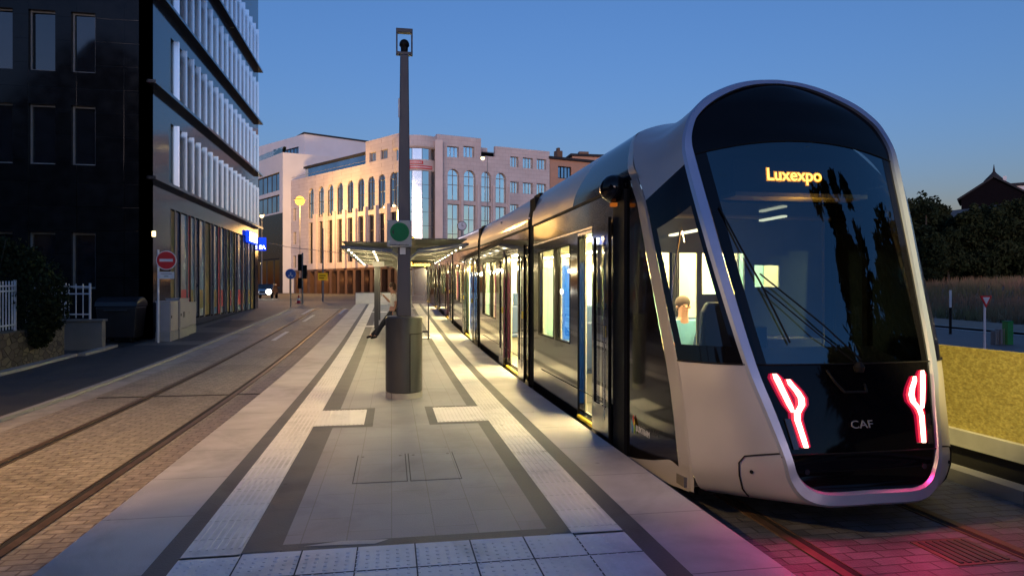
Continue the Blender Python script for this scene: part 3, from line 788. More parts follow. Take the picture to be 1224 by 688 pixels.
def leaf(a, b, out=.075):
    T = lambda u, d, h: (SX - out + d, u, h)
    mb = MB(T); holed(mb, a, b, .27, 2.60, [(a + .07, b - .07, .62, 2.42)], .035)
    lf = mb.build('door_leaf', M['gloss_side'], tram, warp=True, recalc=False)
    mb = MB(T); mb.poly([(a + .07, .017, .62), (b - .07, .017, .62), (b - .07, .017, 2.42), (a + .07, .017, 2.42)]); mb.build('leaf_glass', M['tglass'], lf, warp=True, recalc=False)
    mb = MB(T); mb.box((a + b) / 2 - .02 - .18, (a + b) / 2 + .02 - .18, -.012, 0, 1.35, 1.47); mb.build('door_button', M['yellow'], lf, warp=True)
    mb = MB(T); mb.path([(a + .04, -.03, .5), (a + .04, -.03, 1.9)], .008); mb.build('leaf_edge', M['chrome'], lf, warp=True)
module(6.42, END1, [(7.37, 8.12)], [(8.58, 9.36), (9.48, 10.50)])
leaf(6.76, 7.34)
# deep black pillar behind the cab
MB().box(SX - .03, SX, 6.40, 6.74, .2, 2.84).build('cab_pillar', M['rubber'], tram, warp=True)
bounds = [(11.30, 17.65), (18.15, 25.6), (26.1, 32.6), (33.1, 40.0), (40.5, 47.0)]
mods = []
mods.append((11.30, 17.65, [(11.95, 13.42)], [(14.98, 15.75), (15.87, 17.2)])); 
mods.append((18.15, 25.6, [(19.35, 20.9)], [(22.5, 23.5), (23.65, 25.1)]))
mods.append((26.1, 32.6, [(26.8, 28.2)], [(29.9, 30.8), (30.95, 32.1)]))
mods.append((33.1, 40.0, [(34.0, 35.4)], [(37.0, 38.0), (38.15, 39.5)]))
mods.append((40.5, 47.0, [(43.0, 44.4)], [(41.0, 42.3), (45.4, 46.5)]))
for s0, s1, d, wn in mods:
    module(s0, s1, d, wn)
    for a, b in d: leaf(a - .60, a - .06); leaf(b + .06, b + .62)
    for sg in (-1, 1):
        rows = [[(TC + sg * p.x, s, p.y) for p in fpz] for s in [s0 + .02 + (s1 - s0 - .04) * k / 4 for k in range(5)]]
        grid_mesh('roof_fairing', M['silver'], rows, tram)
        mb = MB(); mb.tube((TC + sg * 1.27, (s0 + s1) / 2, 3.24), (TC + sg * 1.29, (s0 + s1) / 2, 3.24), .03, .03, 8); mb.build('fairing_lock', M['greymet'], tram, warp=True)
# bellows between the modules
prev = END1
for s0, s1, d, wn in mods:
    mb = MB(); n_ = 6
    for k in range(n_):
        a = prev + (s0 - prev) * k / n_; b = prev + (s0 - prev) * (k + 1) / n_; m_ = (a + b) / 2; e = .03
        for (x0, x1) in ((SX + .02, SX + .10), (TC + HW - .10, TC + HW - .02)):
            mb.box(x0 - e * 0, x1, a, m_ - .004, .25, 3.35); mb.box(x0 + .02, x1 - .02, m_ - .004, b, .25, 3.35)
        mb.box(SX + .1, TC + HW - .1, a, b, 3.30, 3.42)
    mb.build('gangway_bellows', M['rubber'], tram, warp=True); prev = s1
MB().box(SX + .02, TC + HW - .02, 46.98, 47.05, .25, 3.4).build('rear_end', M['gloss'], tram, warp=True)
# interior: floor, ceiling with light lines, far lining, partitions, seats and poles
MB().slab(SX + .08, TC + HW - .08, 6.9, 46.9, .30, .345, 2).build('saloon_floor', M['tfloor'], tram, warp=True)
MB().slab(SX + .08, TC + HW - .08, 6.9, 46.9, 2.62, 2.66, 2).build('ceiling_panel', M['cream'], tram, warp=True)
for sg in (-1, 1):
    for a, b in [(7.2, 10.8)] + [(m_[0] + .1, m_[1] - .1) for m_ in mods]:
        MB().slab(TC + sg * .62 - .045, TC + sg * .62 + .045, a, b, 2.595, 2.615, 2).build('ceiling_light', M['inlight'], tram, warp=True)
for i, (a, b) in enumerate([(6.95, 10.86)] + [(m_[0], m_[1]) for m_ in mods]):
    T = lambda u, d, h: (TC + HW - .13 - d, u, h)
    mb = MB(T); mb.box(a, b, 0, .01, .345, 2.61, 3); o = mb.build('far_side_lining', M['cream'], tram, warp=True)
    k = a + .2
    while k < b - .9:
        mb = MB(T); mb.box(k, k + .62, .012, .02, 1.0, 2.35); mb.build('lining_panel', M['cyan'], o, warp=True); k += 1.05
def partition(s, x0, x1, col, h1=2.2, h0=.36):
    MB().box(x0, x1, s - .012, s + .012, h0, h1).build('partition', M[col], tram, warp=True)
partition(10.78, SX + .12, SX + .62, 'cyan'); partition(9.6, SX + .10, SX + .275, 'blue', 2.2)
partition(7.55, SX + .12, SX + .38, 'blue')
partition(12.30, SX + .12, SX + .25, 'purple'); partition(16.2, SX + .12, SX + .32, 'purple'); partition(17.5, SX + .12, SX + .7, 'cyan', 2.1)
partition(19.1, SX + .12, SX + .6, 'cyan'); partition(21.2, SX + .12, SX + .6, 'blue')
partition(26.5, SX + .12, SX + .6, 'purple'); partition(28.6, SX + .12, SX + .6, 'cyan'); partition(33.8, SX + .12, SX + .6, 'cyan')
def tram_seat(x, s, sg, col):
    MB().box(x, x + .44, s, s + .42, .74, .80).build('seat', M[col], tram, warp=True, bevel=.02)
    y = s + .40 if sg > 0 else s - .03
    MB().box(x, x + .44, y, y + .06, .80, 1.42).build('backrest', M[col], tram, warp=True, bevel=.025)
    MB().box(x + .06, x + .38, s + .08, s + .34, .345, .74).build('seat_base', M['greymet'], tram, warp=True)
for i, s in enumerate((8.7, 9.55, 10.1, 14.9, 15.7, 16.5, 22.4, 23.3, 24.2, 30.0, 31.0)):
    for x in (SX + .14, TC + HW - .62): tram_seat(x, s, 1 if i % 2 else -1, 'seatblue')
for x, s in ((TC - .55, 7.7), (TC + .55, 7.7), (TC - .6, 9.4), (TC - .5, 12.4), (TC + .5, 12.9), (TC, 12.7), (TC - .5, 15.4), (TC - .4, 19.8), (TC + .4, 20.4), (TC - .4, 27.4)):
    MB().tube((x, s, .345), (x, s, 2.62), .018).build('grab_pole', M['yellow' if s > 11 else 'chrome'], tram, warp=True)
# cab: partition wall with openings, driver's seat, console, ceiling
T = lambda u, d, h: (u, 6.98 + d, h)
mb = MB(T); holed(mb, SX + .10, TC + HW - .12, .345, 2.62, [(TC - .98, TC - .32, 1.2, 2.25), (TC - .26, TC + .24, 1.80, 2.25), (TC + .36, TC + .66, 1.88, 2.12)], .03)
mb.build('cab_partition', pm('grey_cab_partition', (.22, .25, .25), .5), tram, recalc=False)
MB().box(SX + .1, TC + HW - .1, 5.3, 7.0, .22, .30).build('cab_floor', M['tfloor'], tram)
MB().poly([(SX + .3, 5.75, 2.64), (TC + HW - .3, 5.75, 2.64), (TC + HW - .1, 6.98, 2.64), (SX + .1, 6.98, 2.64)]).build('cab_ceiling', M['gloss'], tram)
MB().prism([(5.02, 1.20), (5.55, 1.34), (5.70, 1.30), (5.72, .60), (5.0, .55)], 'x', TC - .72, TC + .72).build('driver_console', M['rubber'], tram, bevel=.02)
MB().box(TC - .60, TC - .30, 5.60, 5.68, 1.30, 1.52).build('console_screen', M['rubber'], tram, bevel=.01)
MB().prism([(6.18, .85), (6.62, .85), (6.60, .95), (6.20, .97)], 'x', TC - .50, TC + .05).build('driver_seat', M['seatblue'], tram, bevel=.03)
MB().prism([(TC - .48, .97), (TC + .03, .97), (TC + .0, 1.62), (TC - .06, 1.72), (TC - .39, 1.72), (TC - .45, 1.62)], 'y', 6.56, 6.66).build('driver_backrest', M['seatblue'], tram, bevel=.03)
MB().tube((TC - .22, 6.4, .30), (TC - .22, 6.4, .86), .06).build('seat_column', M['rubber'], tram)
MB().box(2.92, 2.97, 6.15, 6.9, 2.42, 2.44).build('cab_light', em('cab_light_strip', (1, .88, .55), .45), tram)
MB().box(3.88, 3.93, 6.3, 6.75, 2.58, 2.60).build('cab_light', em('cab_light_strip', (1, .88, .55), .45), tram)
MB().box(TC + .15, TC + .75, 6.35, 6.9, .3, 1.35).build('cab_cupboard', M['greymet'], tram, bevel=.01)
MB().path([(SX + .22, 5.9, 1.2), (SX + .3, 6.0, 1.9), (SX + .42, 6.1, 2.4)], .010).build('cab_cable', M['chrome'], tram)
# camera pod with an orange marker lamp, fixed on the cant rail
pod = MB().ball((SX - .09, 6.55, 2.86), .14, 14).build('camera_pod', M['gloss'], tram, smooth=True)
MB().box(SX - .13, SX - .07, 6.48, 6.54, 2.675, 2.71).build('marker_lamp', M['amber_lit'], pod)
MB().tube((SX, 6.62, 2.9), (SX - .09, 6.58, 2.88), .05, .05, 10).build('pod_bracket', M['rubber'], pod)
# underframe and wheels
MB().slab(TC - 1.05, TC + 1.05, 5.4, 46.5, .12, .28, 2).build('underframe', M['rubber'], tram, warp=True)
for s in (9.0, 10.6, 21, 22.8, 35, 36.8):
    for x in (2.90, 4.38):
        MB().tube((x - .05, s, .30 + rise(s)), (x + .05, s, .30 + rise(s)), .29, .29, 20).build('wheel', M['rail'], tram)
# company lettering and the leaf emblem on the cab side
text('LUXTRAM', 'operator_lettering', M['whitemet'], tram, (SX - .003, 6.14, .545), (R(90), 0, R(-90)), .075, align='LEFT', ext=.001)
for k, (dy, dz, c) in enumerate(((.0, .05, (.5, .03, .03)), (-.025, .02, (.6, .4, .02)), (-.03, -.03, (.25, .4, .05)), (.025, .015, (.03, .3, .4)), (.02, -.035, (.02, .12, .4)))):
    mb = MB(); y = 6.21 + dy; z = .56 + dz
    mb.prism([(y - .02, z), (y, z + .045), (y + .02, z), (y, z - .045)], 'x', SX - .006 - k * .0004, SX - .001)
    mb.build('emblem_leaf', pm('emblem_%d' % k, c, .5), tram)

# ---------------------------------------------------------------- platform furniture
PX, PY = .18, 10.08; pz = PZ + rise(PY)
t = thing('litter_totem', 'rounded dark grey litter bin wrapped round the foot of the tall platform pole', 'litter bin', (PX, PY, pz))
def oval(r, z0, z1, n=40, sx=.265, sy=.36): 
    return [(sx * r * math.cos(2 * math.pi * k / n), sy * r * math.sin(2 * math.pi * k / n)) for k in range(n)]
def ovalring(mb, z0, z1, r0=1, r1=1, sx=.265, sy=.36, c=(PX, PY), cap=True):
    n = 40; rows = []
    for r, z in ((r0, z0), (r1, z1)): rows.append(mb.add([(c[0] + r * sx * math.cos(2 * math.pi * k / n), c[1] + r * sy * math.sin(2 * math.pi * k / n), z) for k in range(n)]))
    for k in range(n): mb.face((rows[0] + k, rows[0] + (k + 1) % n, rows[1] + (k + 1) % n, rows[1] + k))
    if cap: mb.face([rows[0] + k for k in range(n)][::-1]); mb.face([rows[1] + k for k in range(n)])
mb = MB(); ovalring(mb, pz + .085, pz + 1.15); mb.build('bin_shell', M['darkmet'], t, smooth=True, bevel=.008)
mb = MB(); ovalring(mb, pz + .004, pz + .08, 1.0, 1.0); mb.build('plinth', M['kerb'], t, smooth=True)
mb = MB(); ovalring(mb, pz + 1.151, pz + 1.165, .96, .94); mb.build('bin_lid', M['darkmet'], t, smooth=True)
mb = MB(); a = -math.pi / 2 + .29
p = (PX + .268 * math.cos(a), PY + .363 * math.sin(a)); mb.box(p[0] - .004, p[0] + .004, p[1] - .004, p[1] + .01, pz + .10, pz + .92)
for k in range(8):
    b0 = a + k * .13; b1 = b0 + .13
    mb.path([(PX + .267 * math.cos(b0), PY + .362 * math.sin(b0), pz + .92), (PX + .267 * math.cos(b1), PY + .362 * math.sin(b1), pz + .92)], .006, 6)
mb.build('door_gap', M['rubber'], t)
t = thing('camera_pole', 'tall tapering dark pole rising from the litter bin with a square bracket on top', 'pole', (PX, PY + .05, pz))
mb = MB(); mb.T = None
i = mb.add([(PX - .105, PY - .05, pz + 1.165), (PX + .105, PY - .05, pz + 1.165), (PX + .105, PY + .15, pz + 1.165), (PX - .105, PY + .15, pz + 1.165),
            (PX - .055, PY, 5.28), (PX + .065, PY, 5.28), (PX + .065, PY + .1, 5.28), (PX - .055, PY + .1, 5.28)])
for q in ((0, 1, 5, 4), (1, 2, 6, 5), (2, 3, 7, 6), (3, 0, 4, 7), (4, 5, 6, 7), (0, 3, 2, 1)): mb.face([i + j for j in q])
mb.build('pole_shaft', M['polemet'], t, bevel=.01)
mb = MB(); z0, z1 = 5.28, 5.66; x0, x1 = PX - .115, PX + .125
mb.box(x0, x1, PY, PY + .09, z0, z0 + .04); mb.box(x0, x1, PY, PY + .09, z1 - .06, z1)
for x in (x0, x1 - .022): mb.box(x, x + .022, PY + .001, PY + .089, z0 + .04, z1 - .06)
mb.build('square_bracket', M['polemet'], t, bevel=.004)
mb = MB(); mb.ball((PX + .005, PY + .045, 5.44), .072, 14); mb.lathe((PX + .005, PY + .045, 5.32), [(.05, 0), (.055, .08), (.075, .10)], 16)
mb.build('camera_dome', M['rubber'], t, smooth=True)
MB().box(PX - .085, PX - .062, PY - .056, PY - .02, 4.35, 4.62).build('pole_light', M['whitemet'], t)
t = thing('platform_signal', 'square white panel with a dark green disc mounted on the tall pole', 'sign', (PX - .15, PY - .1, 2.66))
sx0, sx1, sz0, sz1 = -.115, .245, 2.46, 2.845
sxo = PX - .245
mb = MB(); mb.box(sxo - .0, sxo + .355, PY - .16, PY - .06, sz0, sz1); mb.build('sign_box', pm('light_grey_sign', (.36, .37, .36), .5), t, bevel=.018)
mb = MB(); mb.tube((sxo + .18, PY - .16, 2.675), (sxo + .18, PY - .168, 2.675), .135, .135, 40); mb.build('green_disc', M['green'], t)
mb = MB(); mb.poly([(sxo + .062, PY - .1685, 2.675), (sxo + .10, PY - .1685, 2.715), (sxo + .10, PY - .1685, 2.635)]); mb.build('arrow_mark', pm('dark_green_mark', (.0, .035, .015), .5), t)
mb = MB(); rd = random.Random(5); x = sxo + .04
while x < sxo + .30: wd = rd.uniform(.006, .014); mb.box(x, x + wd, PY - .1625, PY - .16, 2.487, 2.497 + rd.choice((0, .003))); x += wd + .004
mb.build('fine_print', M['rubber'], t)
MB().box(PX - .06, PX + .02, PY - .1, PY - .03, 2.36, 2.46).build('sign_bracket', M['whitemet'], t)

# shelter
SH0, SH1 = 17.0, 27.0; hz = 2.84
t = thing('platform_shelter', 'slatted steel platform shelter with two lit wings and glass end screen', 'shelter', (.2, 17, PZ + rise(17)))
frames = [SH0 + k * (SH1 - SH0) / 8 for k in range(9)]
for wing, xt, zt in ((-1, -1.18, hz + .02), (1, 1.86, hz + .12)):
    for k, s in enumerate(frames):
        mb = MB()
        xs_ = [xt, (xt + .33) / 2, wing * .30 + .33, wing * .12 + .34, wing * .07 + .33]
        zs_ = [zt, hz - .03, hz - .07, hz - .22, hz - .5]
        mb.path([(a, s, b) for a, b in zip(xs_, zs_)], .028, 6)
        mb.path([(wing * .07 + .33, s, hz - .5), (wing * .07 + .33, s, PZ + rise(s))], .026, 6)
        mb.build('portal_frame', M['greymet'], t)
    mb = MB()
    mb.box(xt - .03, xt + .03, SH0 - .1, SH1 + .1, zt - .01, zt + .05)
    mb.build('edge_beam', M['darkmet'], t)
    mb = MB(); n_ = 60
    for k in range(n_):
        s = SH0 + (SH1 - SH0) * (k + .5) / n_
        a, b = sorted((xt, wing * .30 + .33))
        za, zb = (zt, hz - .055) if wing < 0 else (hz - .055, zt)
        mb.poly([(a, s - .04, za + .035), (b, s - .04, zb + .035), (b, s + .03, zb + .075), (a, s + .03, za + .075)])
    o = mb.build('canopy_slats', M['greymet'], t, recalc=False); so_ = o.modifiers.new('s', 'SOLIDIFY'); so_.thickness = .008
    mb = MB(); mb.box(min(xt, .1), max(xt, .1), SH0, SH1, zt + .14, zt + .16); mb.build('canopy_roof', M['darkmet'], t)
    for fx in (.12, .62):
        x = xt + (wing * .30 + .33 - xt) * fx; z = zt + (hz - .055 - zt) * fx
        for s in frames:
            MB().lathe((x, s + .2, z - .045), [(.022, 0), (.022, .03)], 10).build('led_spot', M['led'], t)
for s in (17.6, 20.2, 22.8, 25.4):
    for x in (-.75, 1.25):
        ar = bpy.data.lights.new('led_lamp', 'POINT'); ar.energy = 6.5; ar.color = (1, .78, .38); ar.shadow_soft_size = .05
        lo = bpy.data.objects.new('led_lamp', ar); C.objects.link(lo); lo.parent = t; lo.location = Vector((x, s, hz - .42)) - OFF[t.name]
for s in (22.9, 26.6): MB().box(-.56, -.42, s, s + .14, PZ + rise(s), hz - .02).build('post', M['darkmet'], t)
MB().box(.33 - .03, .33 + .03, 17.2, 26.8, PZ + .45, hz - .4).build('spine_panel', M['greymet'], t, warp=False)
# glass end screen towards the tram
gs = 19.35; g0 = PZ + rise(gs)
mb = MB(); mb.poly([(.35, gs, g0 + .28), (.98, gs, g0 + .28), (.98, gs, g0 + 1.95), (.9, gs, g0 + 2.02), (.35, gs, g0 + 1.9)]); sg_ = mb.build('glass_screen', glass('frosted_screen', (.62, .64, .62), .25, .8, rough=.2), t, recalc=False)
mb = MB(); mb.box(1.0, 1.045, gs - .02, gs + .02, g0, g0 + 2.05); mb.box(.35, 1.0, gs - .02, gs + .02, g0 + .20, g0 + .25); mb.box(.35, 1.0, gs - .018, gs + .018, g0, g0 + .02); mb.build('screen_post', M['darkmet'], t)
MB().box(.04, .24, 17.6, 22.4, PZ + .74, PZ + .80).build('lean_bar', M['darkmet'], t, warp=True)
MB().box(-.5, -.2, 19.0, 19.2, 2.48, 2.62).build('lamp_bar', M['whitemet'], t)
t = thing('arrivals_display', 'black arrivals display with yellow text hanging under the shelter roof', 'display', (.82, 20.5, 2.6))
MB().box(.45, 1.25, 20.45, 20.55, 2.50, 2.72).build('display_case', M['rubber'], t, bevel=.01)
text('Luxexpo', 'display_text', M['amber'], t, (.85, 20.44, 2.60), (R(90), 0, 0), .16)
t = thing('panel_barrier', 'low white panel barrier across the far end of the platform', 'barrier', (0, 38.6, PZ + rise(38.5)))
b0 = PZ + rise(38.5) - .02
MB().box(-1.95, .35, 38.56, 38.64, b0, b0 + .62).build('barrier_panel', M['whitemet'], t, bevel=.01)
mb = MB(); mb.box(-1.98, .38, 38.53, 38.67, b0 + .62, b0 + .66); mb.build('barrier_cap', M['greymet'], t)

# ---------------------------------------------------------------- people
def skin_mesh(name, verts, edges, radii, mat, parent, root=0, sub=2):
    off = OFF[parent.name] if parent else Vector()
    me = bpy.data.meshes.new(name); me.from_pydata([tuple(Vector(v) - off) for v in verts], edges, [])
    me.materials.append(mat)
    o = bpy.data.objects.new(name, me); C.objects.link(o); o.parent = parent
    o.modifiers.new('skin', 'SKIN')
    sd = me.skin_vertices[0].data
    for v, r in zip(sd, radii): v.radius = r if isinstance(r, tuple) else (r, r)
    sd[root].use_root = True
    s = o.modifiers.new('sub', 'SUBSURF'); s.levels = sub; s.render_levels = sub
    for p in me.polygons: p.use_smooth = True
    return o
def person(loc, J, label, shirt, hair=M['hair'], trousers=M['trouser'], fac=(-1, 0)):
    """J: joints in metres relative to loc, keys pelvis, chest, neck, head, and per side shoulder, elbow, wrist, hip, knee, ankle, toe"""
    t = thing('person', label, 'person', loc)
    A = {k: Vector(loc) + Vector(v) for k, v in J.items()}
    f = Vector((fac[0], fac[1], 0)).normalized(); side = f.cross(Vector((0, 0, 1)))
    V = [A['pelvis'], A['belly'], A['chest'], A['neck'], A['head'] - Vector((0, 0, .08)) , A['head'] + Vector((0, 0, .04)), A['head'] + Vector((0, 0, .11))]
    Rr = [(.13, .10), (.12, .095), (.14, .10), .055, (.065, .075), (.078, .09), (.05, .06)]
    E = [(0, 1), (1, 2), (2, 3), (3, 4), (4, 5), (5, 6)]
    for sd in ('l', 'r'):
        i = len(V); V += [A['sh' + sd], A['el' + sd], A['wr' + sd]]; Rr += [.052, .04, .027]; E += [(2, i), (i, i + 1), (i + 1, i + 2)]
        w_ = A['wr' + sd]; dr = (w_ - A['el' + sd]).normalized(); palm = w_ + dr * .07
        i2 = len(V); V.append(palm); Rr.append(.03); E.append((i + 2, i2))
        up = dr.cross(side).normalized()
        for k in range(4):
            o_ = side * (.027 - .018 * k); L_ = (.075, .085, .08, .062)[k]
            a = len(V); V += [palm + o_ + dr * .035, palm + o_ * 1.1 + dr * (.035 + L_ * .55) + up * .012, palm + o_ * 1.1 + dr * (.03 + L_ * .85) + up * .035]
            Rr += [.009, .008, .007]; E += [(i2, a), (a, a + 1), (a + 1, a + 2)]
        a = len(V); V += [w_ + dr * .03 + side * .035, w_ + dr * .075 + side * .055]; Rr += [.010, .008]; E += [(i + 2, a), (a, a + 1)]
        i = len(V); V += [A['hip' + sd], A['kn' + sd], A['an' + sd], A['toe' + sd]]; Rr += [.085, .058, .038, .03]; E += [(0, i), (i, i + 1), (i + 1, i + 2), (i + 2, i + 3)]
    body = skin_mesh('body', V, E, Rr, M['skin'], t)
    # face: nose, eyes, ears
    h = A['head']; mb = MB(); nz = h + f * .098 + Vector((0, 0, -.005))
    mb.tube(nz - f * .02 + Vector((0, 0, .02)), nz + f * .012 - Vector((0, 0, .012)), .008, .014, 8)
    for s_ in (-1, 1): mb.ball(tuple(h + side * .085 * s_ - Vector((0, 0, .005))), .02, 8)
    mb.build('nose_and_ears', M['skin'], t, smooth=True)
    mb = MB()
    for s_ in (-1, 1): mb.ball(tuple(h + f * .088 + side * .03 * s_ + Vector((0, 0, .015))), .009, 8)
    mb.build('eyes', M['rubber'], t)
    mb = MB(); mb.box(*sorted((nz.x - .02, nz.x + .02)), *sorted((nz.y - .02, nz.y + .02)), nz.z - .05, nz.z - .044); mb.build('mouth', pm('lips', (.30, .10, .08), .6), t)
    mb = MB(); mb.ball(tuple(h - f * .020 + Vector((0, 0, .052))), .098, 16, .95); mb.ball(tuple(h - f * .045 + Vector((0, 0, -.005))), .078, 14, 1.1); mb.build('hair', hair, t, smooth=True)
    v = [A['pelvis'] + Vector((0, 0, .04)), A['belly'], A['chest'], A['neck'] - Vector((0, 0, .05))]; r = [(.145, .12), (.142, .115), (.158, .118), .065]; e = [(0, 1), (1, 2), (2, 3)]
    for sd in ('l', 'r'):
        i = len(v); v += [A['sh' + sd], A['sh' + sd].lerp(A['el' + sd], .75)]; r += [.066, .055]; e += [(2, i), (i, i + 1)]
    skin_mesh('shirt', v, e, r, shirt, t)
    v = [A['pelvis'], A['pelvis'] + Vector((0, 0, .07))]; r = [(.145, .12), (.14, .115)]; e = [(0, 1)]
    for sd in ('l', 'r'):
        i = len(v); v += [A['hip' + sd], A['kn' + sd], A['an' + sd] + (A['kn' + sd] - A['an' + sd]).normalized() * .005]; r += [.098, .072, .062]; e += [(0, i), (i, i + 1), (i + 1, i + 2)]
    skin_mesh('trousers', v, e, r, trousers, t)
    for sd in ('l', 'r'):
        a = A['an' + sd]; b = A['toe' + sd]; skin_mesh('shoe', [a - (b - a) * .35 - Vector((0, 0, .02)), a.lerp(b, .4), b], [(0, 1), (1, 2)], [(.045, .04), (.048, .04), (.042, .028)], M['rubber'], t, sub=1)
    return t
ps_ = 19.5; pzz = PZ + rise(ps_)
person((.02, ps_, pzz), dict(pelvis=(.02, 0, .80), belly=(.03, 0, .95), chest=(.05, 0, 1.16), neck=(.03, 0, 1.33), head=(-.01, 0, 1.46),
    shl=(.06, -.17, 1.24), ell=(.10, -.22, .99), wrl=(.04, -.20, .80), shr=(.05, .17, 1.24), elr=(-.06, .19, 1.04), wrr=(-.20, .10, 1.19),
    hipl=(0, -.09, .76), knl=(-.26, -.10, .46), anl=(-.46, -.10, .10), toel=(-.60, -.10, .045), hipr=(0, .09, .76), knr=(-.24, .10, .44), anr=(-.58, .09, .10), toer=(-.72, .09, .05)),
    'person in a pale shirt perched on the shelter lean bar looking at a phone', M['shirt'])
ph = MB().box(.02 - .31, .02 - .30, ps_ + .07, ps_ + .14, pzz + 1.21, pzz + 1.35).build('phone', M['rubber'], loc=(0, 0, 0)); tag(ph, 'small dark phone held up by the person at the shelter', 'phone')
def seated(x, y, label, shirt, z=.88):
    return person((x, y, 0), dict(pelvis=(0, 0, z + .10), belly=(0, .0, z + .25), chest=(0, -.01, z + .46), neck=(0, -.02, z + .62), head=(0, -.03, z + .75),
        shl=(-.17, 0, z + .54), ell=(-.22, -.06, z + .30), wrl=(-.14, -.26, z + .24), shr=(.17, 0, z + .54), elr=(.22, -.06, z + .30), wrr=(.14, -.26, z + .24),
        hipl=(-.09, 0, z + .09), knl=(-.10, -.42, z + .10), anl=(-.10, -.44, z - .34), toel=(-.10, -.58, z - .40), hipr=(.09, 0, z + .09), knr=(.10, -.42, z + .10), anr=(.10, -.44, z - .34), toer=(.10, -.58, z - .40)),
        label, shirt, fac=(0, -1))
seated(3.72, 8.35, 'person in a light blue shirt sitting inside the front of the tram', M['shirtb'])
seated(4.45, 8.9, 'person in a magenta shirt sitting inside the tram on the far side', M['shirtr'])

# ---------------------------------------------------------------- left side: office block, fences, bins, signs
t = thing('office_building', 'polished black granite office block with rows of bright vertical metal fins', 'building', (-7.55, 23.4, 0))
GT = 18.6
ff = Facade((-7.55, 23.4), (-32, 23.4)); fs = Facade((-7.55, 23.4), (-7.55, 41.2))
cols = [(85, 114), (34, 66), (-14, 15), (-66, -36)]; rows_ = [(-205, -135), (-98, -27), (14, 86), (126, 197), (278, 345)]
holes = [ff.rect(a, b, c, d) for a, b in cols for c, d in rows_]
u0 = [min(ff.at(a, 50)[0], ff.at(b, 50)[0]) for a, b in cols]; u1 = [max(ff.at(a, 50)[0], ff.at(b, 50)[0]) for a, b in cols]
hr = [(ff.at(85, d)[1], ff.at(85, c)[1]) for c, d in rows_]
holes = [(a, b, c, d) for a, b in zip(u0, u1) for c, d in hr]
mb = MB(ff.T); holed(mb, 0, ff.L, -.2, GT, holes, .22, back=False); mb.build('front_wall', M['granite'], t, recalc=False)
for q in holes:
    p = pane(t, ff, q, .20, 1, 1, pm('unlit_office_glass', (.012, .014, .018), .04, spec=1, var=.3), M['greymet'], fw=.05)
ucut = fs.at(204, 100)[0]; uend = fs.L - .25
rb = []
for yb, yt in ((222, 147.5), (118, 45), (15, -58), (-88, -160)):
    rb.append((ucut, uend, fs.at(204, yb)[1], fs.at(204, yt)[1]))
shop = (ucut, uend - .6, .75, fs.at(206, 250)[1])
mb = MB(fs.T); holed(mb, 0, fs.L, -.2, GT, rb + [shop], .35, back=False); mb.build('side_wall', M['granite2'], t, recalc=False)
for q in rb:
    w_ = pane(t, fs, q, .32, 16, 1, M['dglass'], M['darkmet'], name='ribbon_window')
    mb = MB(fs.T); nf = 17
    for k in range(nf):
        u = q[0] + .35 + k * (q[1] - q[0] - .4) / (nf - .5)
        # folded blade: slightly turned towards the street
        mb.prism([(u, .15), (u + .03, .155), (u + .08, -.17), (u + .05, -.17)], 'z', q[2] + .003, q[3] - .003)
    mb.build('sunshade_fins', M['alu'], t, recalc=False)
    mb = MB(fs.T); mb.box(-.35, fs.L + .05, -.26, 0, q[2] - .13, q[2] - .03); mb.build('sill_ledge', M['granite2'], t)
mb = MB(fs.T); mb.box(0, fs.L, .36, 12, GT - .01, GT + .2); mb.build('roof', M['slate'], t)
mb = MB(fs.T); mb.poly([(fs.L, 0, -.2), (fs.L, 12, -.2), (fs.L, 12, GT), (fs.L, 0, GT)]); mb.build('rear_wall', M['granite2'], t, recalc=False)
# shop windows: alternating tall panels with posters
k = shop[0]; j = 0; seq = [('shopg', .55), ('shopd', .62), ('shopw', .9), ('shopr', .35), ('shopw', .6), ('shopd', .6), ('shopw', .8), ('shopg', .9), ('shopd', .55), ('shopw', .7), ('shopr', .5), ('shopw', .7), ('shopd', .5), ('shopg', .6), ('shopw', .5)]
while k < shop[1] - .4:
    nm, wd = seq[j % len(seq)]; j += 1
    mb = MB(fs.T); top = shop[3]
    mb.box(k + .03, min(k + wd, shop[1]) - .03, .045, .08, shop[2] + .05, top - .04); mb.build('shop_panel', M[nm], t)
    mb = MB(fs.T); mb.box(k - .03, k + .03, .0, .04, shop[2], top); mb.build('shop_mullion', M['darkmet'] if j % 2 else M['greymet'], t)
    if nm == 'shopw':
        mb = MB(fs.T); mb.box(k + .10, min(k + wd, shop[1]) - .12, .036, .044, shop[2] + .35, shop[2] + 1.1); mb.build('poster', M['shopg' if j % 3 else 'shopr'], t)
    k += wd
mb = MB(fs.T); mb.poly([(shop[0], .30, shop[2]), (shop[1], .30, shop[2]), (shop[1], .30, shop[3]), (shop[0], .30, shop[3])]); mb.build('shop_backing', M['dglass'], t, recalc=False)
mb = MB(fs.T); mb.box(.1, .16, -.10, -.002, 3.55, 3.72); mb.build('wall_lamp', M['sodium_w'], t)
t = thing('lit_shop_sign', 'glowing blue and white sign projecting from the far end of the black office block', 'sign', (-7.3, 38, 4))
su = fs.at(294, 285)[0]
mb = MB(fs.T); mb.box(su - .2, su + 2.3, -.16, -.02, 4.34, 4.98); mb.build('sign_face', M['blueglow'], t, bevel=.05)
mb = MB(fs.T); mb.box(su + .1, su + 2.1, -.19, -.165, 4.42, 4.90); mb.build('white_panel', M['whiteglow'], t, bevel=.02)
text('CE', 'sign_letters', M['blueglow'], t, fs.T(su + 1.1, -.195, 4.66), (R(90), 0, R(90)), .36, ext=.004, sx=1.6)
